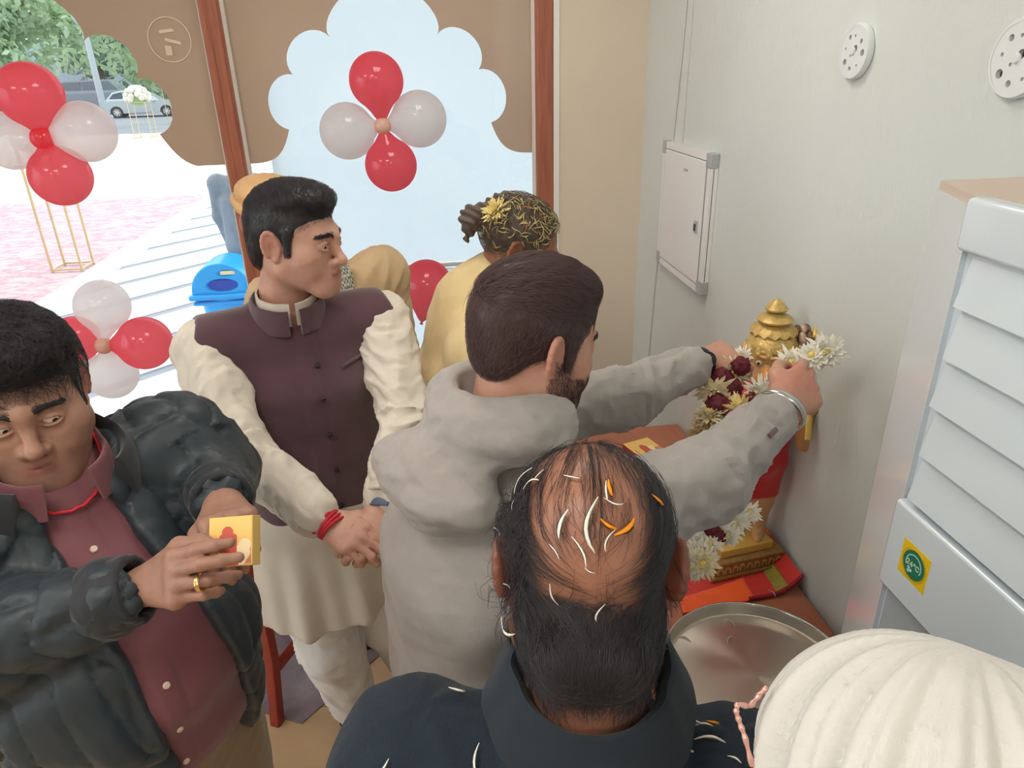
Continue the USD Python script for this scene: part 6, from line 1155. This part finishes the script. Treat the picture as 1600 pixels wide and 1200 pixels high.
# ---- ascetic with a hair bun and a cream shawl
def shawl_man():
    t = thing('person', 'bending person in a cream shawl with a grey hair bun strewn with petals', 'person')
    f, r = facing((.98, -.10)); C = P(812, 386, 1.86); T = head_frame(C, f, .50, .0); s = 1.0; A = T[:3, :3]; Lh = lambda x, y, z: tf(T, np.array([x, y, z]) * s)
    NB = C - f * .12 - Z * .13; PE = np.array([NB[0] - .12, NB[1] + .02, .88]); RS, LS = NB + r * .18 - Z * .09 + f * .03, NB - r * .18 - Z * .09 + f * .03
    arms = [(RS, RS - Z * .28 + f * .02, RS - Z * .46 + f * .10), (LS, LS - Z * .28 + f * .02, LS - Z * .46 + f * .10)]
    hs = []
    for (a, e, w), mir in zip(arms, (False, True)): S = Solid(); hand_solid(S, hand_frame(w, f, Z, mir), 1.0, forearm=e); hs.append(S.mesh(.0045))
    hd = head_solid(T, s, 0, neck=NB - Z * .02).mesh(.003); coarse_body(t, 'skin_e', NB, PE, arms, r, [hd], hs, lambda V: face_tint(V, T, s)); eyes(T, s, t); brows(T, s, t, 'hair_grey')
    K = Solid(); K.ell(Lh(0, -.02, .036), (.081, .100, .087), A); K.ell(Lh(0, .140, .010), (.095, .110, .105), A, .01, -1); K.cut(Lh(0, -.08, -.075), A @ unit([0, -.25, 1]), .006)
    for x in (-1, 1): K.ell(Lh(x * .088, -.012, -.010), (.018, .021, .034), A, .006, -1); K.ell(Lh(x * .08, .066, -.03), (.04, .033, .05), A, .01, -1)
    h = K.mesh(.004); displace(h, .008 * fbm((np.asarray(h.vertices) - C) * 70, 3, 3)); obj('hair', h, 'hair_grey', t, smooth=True)
    bun = P(737, 343, 1.84); S = Solid(); S.ell(bun, (.030, .034, .036), np.eye(3)); S.cone(bun, Lh(0, -.09, .08), .024, .03, .02); S.cone(bun, bun + np.array([-.015, 0, -.05]), .02, .008, .01)
    b = S.mesh(.003); V = np.asarray(b.vertices); displace(b, .006 * np.sin((V - bun) @ unit([.6, .3, .9]) * 330 + 3 * fbm(V * 40, 2, 1)) * .6); hb = obj('hair_bun', b, 'hair_grey', t, smooth=True, label='matted grey bun at the back of the head')
    strands('hair_strand', h, lambda q: q[:, 2] > -.08, lambda q: np.stack([0 * q[:, 0], -1 + 0 * q[:, 0], .2 + 0 * q[:, 0]], 1), T, s, 3500, .03, .012, .0007, 'hair_grey', t, 43, .7)
    S = Solid(); S.cone(Lh(0, .075, -.10), Lh(0, .07, -.22), .045, .02); S.ell(Lh(0, .06, -.09), (.055, .045, .05), A, .03); bm = S.mesh(.004); displace(bm, .01 * fbm(np.asarray(bm.vertices) * [60, 60, 15], 3, 2)); obj('beard', bm, 'beard_white', t, smooth=True)
    G = Solid(); G.ecap(np.array([PE[0], PE[1], .45]), PE, (.22, .18, .08), (.22, .17, .08), r, .05); G.ecap(PE, NB - Z * .22 - f * .02, (.22, .17, .1), (.24, .14, .1), r, .06); G.ecap(NB - Z * .22 - f * .02, NB - Z * .08 - f * .0, (.24, .14, .09), (.12, .085, .07), r, .06); G.cone(NB - Z * .09, C - f * .065 - Z * .075, .105, .068, .06); G.cone(NB - Z * .10 - f * .03, C - f * .07 - Z * .09, .10, .06, .06); G.ball(NB - f * .02 - Z * .01, .092, .06)
    for a, e, w in arms: G.cone(NB - Z * .09, a, .095, .095, .07); G.cone(a, e, .095, .085, .05); G.cone(e, w - f * .06, .085, .06, .03)
    G.cut((0, 0, .40), Z); m = G.mesh(.009); V = np.asarray(m.vertices); q = V - NB; displace(m, .010 * ridge(np.stack([q @ r * 5 + q[:, 2] * 6, q @ f * 6 - q[:, 2] * 3, q[:, 2] * 1.5], 1) + 20, 4)); folds(m, .010, (14, 14, 7), 5); obj('shawl', m, 'shawl_cream', t, smooth=True)
    m = None
    S = Solid(); ps = [NB + r * .11 * np.sin(a) - f * (.085 * np.cos(a)) - Z * .03 + Z * .03 * np.cos(a) for a in np.linspace(-1.7, 1.7, 13)]; S.poly(ps, .026, .02); S.poly([p - Z * .035 - f * .02 for p in ps], .030, .03); pass
    Q = Solid()
    for x in (-1, 1): k = PE + r * x * .09; Q.cone(k, np.array([k[0], k[1], .09]), .10, .07)
    obj('trousers', Q.mesh(.014), 'pajama_white', t, smooth=True); shoes(t, PE, r, f); return dict(head=h, T=T, C=C)
SHAWL = shawl_man()

# ---- man in the tan coat and rolled cap behind the waistcoat man
fabric('check_shirt', srgb(150, 154, 150), .8, 900, .05)
M['check_cloth'] = usdkit.material(stage, '/World/Looks/check_cloth', {'tc': ('texture_coordinate', {}), 'c': ('checker_texture', {'scale': 110., 'color1': srgb(120, 124, 122), 'color2': srgb(206, 206, 198)}), 'p': ('principled_bsdf', {'roughness': .85})}, [('tc.object', 'c.vector'), ('c.color', 'p.base_color')], surface='p.BSDF')
def coat_man():
    t = thing('person', 'person in a tan coat and rolled cap behind the man in the waistcoat', 'person')
    f, r = facing((.42, -.9)); fh, rh = facing((.6, -.8)); C = P(426, 346, 2.2); T = head_frame(C, fh, .25, .0); A = T[:3, :3]; Lh = lambda x, y, z: tf(T, np.array([x, y, z]))
    NB = P(520, 432, 2.28); PE = np.array([NB[0] + .0, NB[1] + .02, .85]); RS, LS = NB + r * .19 - Z * .06, NB - r * .165 - Z * .02
    arms = [(RS, RS - Z * .28, RS - Z * .5 + f * .1), (LS, LS - Z * .28 - r * .03, LS - Z * .5 + f * .1)]; hs = []
    for (a, e, w), mir in zip(arms, (False, True)): S = Solid(); hand_solid(S, hand_frame(w, -Z + .2 * f, -r if not mir else r, mir), 1.0, forearm=e); hs.append(S.mesh(.0045))
    hd = head_solid(T, 1.0, 0, neck=NB - Z * .02).mesh(.0032); coarse_body(t, 'skin_a', NB, PE, arms, r, [hd], hs, lambda V: face_tint(V, T, 1.)); eyes(T, 1., t); brows(T, 1., t)
    S = Solid(); S.ell(Lh(0, -.012, .085), (.100, .112, .050), A); S.cut(Lh(0, 0, .05), A[:, 2], .01); m = S.mesh(.004); folds(m, .006, (20, 20, 20), 3); cp_ = obj('cap', m, 'cap_beige', t, smooth=True)
    m = sweep_collar(Lh(0, -.012, .055), A[:, 0], A[:, 1], A[:, 2], .090, .108, [(.022 * np.cos(a), .020 * np.sin(a)) for a in np.linspace(0, 2 * np.pi, 13)[:-1]], n=60, wob=.008, seed=2); obj('rolled_brim', m, 'cap_beige', cp_, smooth=True)
    G = Solid(); G.ecap(PE - Z * .12, NB - Z * .25, (.17, .12, .06), (.185, .125, .08), r, .05); G.ecap(NB - Z * .25, NB - Z * .1, (.18, .115, .08), (.14, .08, .06), r, .05); G.cone(NB - Z * .09, NB, .08, .066)
    obj('shirt', G.mesh(.01), 'check_cloth', t, smooth=True)
    G = Solid(); G.ecap(PE - Z * .2, NB - Z * .25, (.20, .145, .06), (.205, .142, .08), r, .05); G.ecap(NB - Z * .25, NB - Z * .09, (.20, .13, .08), (.16, .092, .06), r, .05); G.cone(NB - Z * .07, RS, .075, .085, .05); G.cone(NB - Z * .05, LS, .075, .085, .05)
    for a, e, w in arms: G.cone(a, e, .085, .068, .03); G.cone(e, w, .068, .05, .03)
    G.ecap(NB + Z * .02 + f * .12, NB - Z * .30 + f * .16, (.085, .10, .05), (.060, .10, .05), r, .01, -1); G.ecap(NB - Z * .30 + f * .16, PE - Z * .3 + f * .16, (.06, .08, .05), (.10, .1, .05), r, .01, -1); G.cut(PE - Z * .2, Z)
    m = G.mesh(.008); wrinkle(m, [(a, e) for a, e, w in arms] + [(e, w) for a, e, w in arms], .008, 14, 3, 1.6); folds(m, .010, (10, 10, 5), 4); obj('coat', m, 'coat_tan', t, smooth=True)
    Q = Solid()
    for x in (-1, 1): k = PE + r * x * .09; Q.cone(k, np.array([k[0], k[1], .09]), .10, .07)
    obj('trousers', Q.mesh(.014), 'trouser_grey', t, smooth=True); shoes(t, PE, r, f)
coat_man()

# ---- person under a white cloth, nearest the camera
def cloth_person():
    t = thing('person', 'person with a gathered white cloth over the head, closest at the bottom right', 'person')
    f, r = facing((-.45, .9)); C = P(1450, 1290, .53); T = head_frame(C, f, .25); A = T[:3, :3]; NB = C - f * .06 - Z * .17; PE = NB - Z * .50 - f * .05; RS, LS = NB + r * .18 - Z * .07, NB - r * .18 - Z * .07
    arms = [(RS, RS - Z * .27, RS - Z * .38 + f * .16), (LS, LS - Z * .27, LS - Z * .38 + f * .16)]; hs = []
    for (a, e, w), mir in zip(arms, (True, False)): S = Solid(); hand_solid(S, hand_frame(w, f - .2 * Z, Z, not mir), 1.0, forearm=e); hs.append(S.mesh(.0045))
    hd = head_solid(T, 1.0, 0, neck=NB - Z * .02).mesh(.0035); coarse_body(t, 'skin_b', NB, PE, arms, r, [hd], hs, lambda V: face_tint(V, T, 1.)); eyes(T, 1., t); brows(T, 1., t)
    S = Solid(); Lh = lambda x, y, z: tf(T, np.array([x, y, z])); S.ell(Lh(0, -.012, .03), (.108, .128, .112), A); S.ecap(Lh(0, -.03, -.02), NB - Z * .04 - f * .03, (.108, .115, .06), (.150, .13, .06), r, .05); S.ecap(NB - Z * .04 - f * .03, NB - Z * .25 - f * .02, (.17, .13, .06), (.24, .16, .08), r, .07); S.ell(Lh(0, .135, -.04), (.07, .075, .09), A, .02, -1); S.cut(NB - Z * .30, Z)
    m = S.mesh(.0040); V = np.asarray(m.vertices); N = normals(m)
    # pleats that fan out from a gathered spot at the top
    K_, nk = hit(m, 1520, 990); e1 = unit(np.cross(nk, [.2, .9, .1])); e2 = np.cross(nk, e1); d = V - K_; x, y = d @ e1, d @ e2; ph = np.arctan2(y, x); rad = np.linalg.norm(d, axis=1)
    wv = ph * 17 + 1.3 * np.sin(rad * 16 + 1) + 1.6 * meshkit.noise(np.stack([np.cos(ph) * 2 + 5, np.sin(ph) * 2 + 5, rad * 5], 1), 3)
    fold = np.abs(np.sin(wv)) ** .6 * .55 + np.abs(np.sin(wv * .41 + .7)) ** .6 * .95
    displace(m, .0105 * (fold - .75) * sstep(.015, .07, rad) * (.7 + 1.4 * sstep(.05, .22, rad)) + .005 * fbm(V * [14, 14, 10], 3, 4), N); obj('head_cloth', m, 'cloth_white', t, smooth=True)
    G = Solid(); G.ecap(PE - Z * .05, NB - Z * .2, (.19, .13, .06), (.2, .13, .08), r, .05); G.cone(NB - Z * .1, RS, .075, .08, .05); G.cone(NB - Z * .1, LS, .075, .08, .05)
    for a, e, w in arms: G.cone(a, e, .078, .062, .03); G.cone(e, w, .062, .045, .03)
    obj('tunic', G.mesh(.012), 'kurta_cream', t, smooth=True)
    Q = Solid()
    for x in (-1, 1): k = PE + r * x * .09; Q.cone(k, np.array([k[0], k[1], .09]), .10, .07)
    obj('trousers', Q.mesh(.014), 'pajama_white', t, smooth=True); shoes(t, PE, r, f)
cloth_person()

# ---- passer-by outside, behind the wooden post
def outside_person():
    base = np.array([*aty(372, 300, 6.6)[:2], GZ]); t = thing('person', 'person in a slate grey coat standing outside behind the window post', 'person')
    f, r = facing((.3, 1)); PE = base + Z * .88; NB = base + Z * 1.47; C = NB + Z * .17 + f * .03; T = head_frame(C, f)
    RS, LS = NB + r * .18 - Z * .06, NB - r * .18 - Z * .06; arms = [(RS, RS - Z * .28 + r * .03, RS - Z * .52 + f * .05), (LS, LS - Z * .28 - r * .03, LS - Z * .52 + f * .05)]; hs = []
    for (a, e, w), mir in zip(arms, (False, True)): S = Solid(); hand_solid(S, hand_frame(w, -Z, r if not mir else -r, mir), 1.0, forearm=e); hs.append(S.mesh(.006))
    coarse_body(t, 'skin_a', NB, PE, arms, r, [head_solid(T, 1.0, 0, neck=NB - Z * .02).mesh(.004)], hs, lambda V: face_tint(V, T, 1.), GZ); eyes(T, 1., t); brows(T, 1., t)
    K = Solid(); K.ell(tf(T, [0, -.02, .036]), (.081, .1, .087), T[:3, :3]); K.ell(tf(T, [0, .125, .0]), (.08, .07, .08), T[:3, :3], .01, -1); K.cut(tf(T, [0, -.08, -.07]), Z); obj('hair', K.mesh(.006), 'hair_black', t, smooth=True)
    G = Solid(); G.ecap(base + Z * .50, PE, (.20, .15, .06), (.18, .13, .06), r, .05); G.ecap(PE, NB - Z * .2, (.18, .13, .08), (.19, .125, .08), r, .05); G.cone(NB - Z * .08, RS, .075, .08, .05); G.cone(NB - Z * .08, LS, .075, .08, .05); G.cone(NB - Z * .1, NB, .08, .068)
    for a, e, w in arms: G.cone(a, e, .08, .065, .03); G.cone(e, w, .065, .05, .03)
    G.cut(base + Z * .46, Z); m = G.mesh(.011); folds(m, .012, (10, 10, 4), 4); obj('coat', m, 'coat_slate', t, smooth=True)
    Q = Solid()
    for x in (-1, 1): k = base + r * x * .09; Q.cone(k + Z * .8, k + Z * .08, .09, .065)
    obj('trousers', Q.mesh(.014), 'trouser_grey', t, smooth=True); shoes(t, PE, r, f, GZ)
outside_person()
# ---------------------------------------------------------------- loose petals
def petal_mesh(L_, w, bend, seed=0):
    u = np.linspace(0, 1, 8); p = np.stack([bend * L_ * np.sin(u * 2.6) * .35, u * L_ - L_ / 2, .10 * L_ * np.sin(u * np.pi)], 1); ww = .85 * w * np.array([.25, .5, .75, .95, 1, .9, .6, .1]); v = np.vstack([p - np.outer(ww, [1, 0, 0]), p + np.outer(ww, [1, 0, 0]), p + np.array([0, 0, w * .3])]); f = []
    for k in range(7):
        for a, b in ((0, 16), (16, 8), (8, 0)): f += [[a + k, b + k, b + k + 1], [a + k, b + k + 1, a + k + 1]]
    return trimesh.Trimesh(v, f, process=False)
def petal_on(m, u, v, ang, L_, w, mt, bend, label, group, name='petal', h=.0035):
    p, n = hit(m, u, v); x = unit(R @ np.array([math.cos(ang), math.sin(ang), 0])); x = unit(x - n * (x @ n)); T = basis(p + n * h, np.cross(x, n), x); q = petal_mesh(L_, w, bend); q.apply_transform(T); obj(name, q, mt, smooth=True, label=label, cat='petal', group=group)
GH, GS = 'white petals on the balding head', 'white petals on the navy shoulders'
mat('petal_fresh', srgb(240, 238, 226), .6)
HEADP = [(823, 755, 2.0, .030, .0022), (834, 762, .3, .022, .002), (884, 820, 1.75, .026, .0032), (938, 820, 1.5, .046, .0034), (903, 862, 1.2, .028, .002), (948, 770, 1.6, .020, .0018), (957, 782, .1, .018, .0016), (868, 862, .9, .016, .0015), (870, 925, 1.3, .022, .0018), (940, 955, 1.8, .018, .0016), (845, 745, 2.6, .014, .0016), (895, 748, .5, .016, .0016), (800, 972, .1, .034, .0034), (788, 915, .7, .010, .0015), (922, 888, .4, .010, .0014), (955, 845, 1.9, .020, .0016), (776, 835, 1.2, .012, .0014), (808, 790, .7, .012, .0014)]
LH = ['long white petal at the upper left edge of the balding head', 'white petal crossing the long one at the upper left of the balding head', 'broad white petal left of the middle of the balding head', 'largest white petal, upright near the middle of the balding head', 'curved white petal just below the middle of the balding head', 'slim white petal under the orange one near the top of the balding head', 'short white petal lying sideways beside the slim one near the top of the head', 'faint small white petal left of the curved one on the balding head', 'thin white petal at the lower edge of the bald patch', 'small curled white petal at the lower right of the bald patch, in the hair', 'tiny white petal at the upper left beside the crossed pair', 'thin white petal near the very top of the balding head', 'broad white petal lying sideways in the black hair at lower left', 'tiny curled white petal in the hair over the left ear', 'tiny white petal right of the curved one on the bald patch', 'slim white petal below the orange petals right of the middle', 'small white petal at the left rim of the hair', 'small white petal left of the crossed pair, above the left ear']
for i, (u, v, a, L_, w) in enumerate(HEADP): petal_on(BALD['head'], u, v, a, L_, w, 'petal_fresh', (.8, -.6, .3)[i % 3], LH[i], GH)
LO = ['orange petal nearest the top of the balding head', 'orange petal at the right edge of the balding head', 'bigger orange petal right of the middle of the balding head', 'smaller orange petal beside the largest white one on the head']
for i, (u, v, a, L_, w) in enumerate([(953, 765, 1.5, .016, .0036), (1022, 782, .1, .018, .0032), (972, 822, -.7, .024, .0040), (950, 818, .5, .016, .003)]): petal_on(BALD['head'], u, v, a, L_, w, 'petal_orange', .4, LO[i], 'orange petals on the balding head')
LS_ = ['broad white petal lying sideways on the right navy shoulder', 'white petal right of the broad one on the right navy shoulder', 'slim white petal highest on the right navy shoulder', 'small white petal beside the orange one on the navy shoulder', 'thin upright white petal right of the collar near the bottom edge', 'thin white petal under the collar at the bottom edge', 'upright white petal on the left navy shoulder near the bottom edge', 'small white petal farthest left on the navy sleeve', 'white petal on top of the left navy shoulder near the collar', 'white petal farthest right on the navy shoulder by the white cloth']
for i, (u, v, a, L_, w) in enumerate([(1060, 1162, .05, .034, .0034), (1108, 1163, .25, .032, .003), (1085, 1128, .6, .022, .002), (1098, 1138, .1, .020, .002), (1028, 1188, 1.3, .026, .002), (960, 1192, 1.2, .020, .0018), (750, 1188, 1.5, .030, .0024), (600, 1196, 2.2, .016, .002), (712, 1080, -.3, .018, .003), (1146, 1190, .8, .014, .002)]):
    petal_on(BALD['top'], u, v, a, L_, w, 'petal_fresh', (.5, -.4)[i % 2], LS_[i], GS)
petal_on(BALD['top'], 1112, 1132, .2, .014, .003, 'petal_orange', .3, 'orange petal lying on the navy knit shoulder', None)
def flat_petal(p, ang, L_, w, mt, label, group): q = petal_mesh(L_, w, .7); T = np.eye(4); T[:3, :3] = [[math.cos(ang), -math.sin(ang), 0], [math.sin(ang), math.cos(ang), 0], [0, 0, 1]]; T[:3, 3] = p; q.apply_transform(T); obj('petal', q, mt, smooth=True, label=label, cat='petal', group=group)
for u, v, a, L_, lb in ((1070, 1000, 1.0, .030, 'white petal near the left rim of the steel tray'), (1140, 975, .6, .030, 'upper white petal near the far rim of the steel tray'), (1143, 1000, 2.4, .030, 'lower white petal near the middle of the steel tray')): flat_petal(atz(u, v, TZ + .0045), a, L_, .003, 'petal_fresh', lb, 'petals in the steel tray')
flat_petal(atz(1205, 928, TZ + .014), .5, .026, .0024, 'petal_fresh', 'white petal lying on the red altar cloth', None); flat_petal(atz(1052, 662, TZ + .001) , 1.8, .05, .002, 'petal_cream', 'small cream petal on the far end of the table', None)
# shredded petals strewn over the grey hair of the bending person
def strewn():
    g = np.random.default_rng(21); m = SHAWL['head']; V = np.asarray(m.vertices); N = normals(m); d = [unit(ray(800, 360))][0]; vis = np.where((N @ d < .15) & (V[:, 2] > SHAWL['C'][2] - .02))[0]; out = [[], [], []]; A = SHAWL['T'][:3, :3]
    q = (V - SHAWL['C']) @ A; w = np.exp(-((q[:, 2] - .09) / .07) ** 2)[vis]; w /= w.sum()
    for k in range(260):
        i = g.choice(vis, p=w); n = unit(N[i] + g.normal(size=3) * .35); x = unit(np.cross(n, g.normal(size=3))); p = petal_mesh(g.uniform(.018, .032), g.uniform(.0016, .0026), g.uniform(-1, 1)); p.apply_transform(basis(V[i] + n * .006, np.cross(x, n), x)); out[0 if k < 250 else 1 + k % 2].append(p)
    obj('strewn_petals', cat_(out[0]), 'petal_lemon', smooth=True, label='pale yellow shredded petals strewn over the grey hair', cat='petals', kind='stuff')
    obj('strewn_petals', cat_(out[1] + out[2]), 'petal_orange', smooth=True, label='few orange petals among the pale ones on the grey hair', cat='petals', kind='stuff')
    b = chrysanthemum(.040, 60, 4, .5); p, n = hit(m, 775, 330); b.apply_transform(basis(p + n * .004, unit(np.cross(n, [.2, .1, 1])), np.cross(n, unit(np.cross(n, [.2, .1, 1]))))); obj('chrysanthemum', b, 'petal_lemon', smooth=False, label='pale yellow chrysanthemum head at the root of the grey hair bun', cat='flower')
strewn()
for u, v in ((465, 600), (655, 610)): pass

mat('pink_metal', srgb(226, 178, 166), .25, .55)
def strap():
    t = thing('pink_strap', 'thin shiny pink strap beside the white head cloth over the tray', 'strap'); p = [P(u, v, d) for u, v, d in ((1200, 1072, .56), (1186, 1086, .56), (1172, 1104, .555), (1152, 1100, .55), (1150, 1112, .55), (1156, 1130, .55), (1164, 1152, .548), (1176, 1200, .545))]; u = np.linspace(0, 1, 60); q = np.stack([np.interp(u, np.linspace(0, 1, len(p)), np.array(p)[:, k]) for k in range(3)], 1); q = ndimage.gaussian_filter1d(q, 1.2, axis=0, mode='nearest')
    obj('band', tube(q, .0017 + .0009 * np.sin(u * 31) ** 2, 8), 'pink_metal', t, smooth=True)
    for k in (): b = trimesh.creation.icosphere(2, .0046); b.apply_translation(q[k]); obj('bead', b, 'pink_metal', t, smooth=True)
strap()
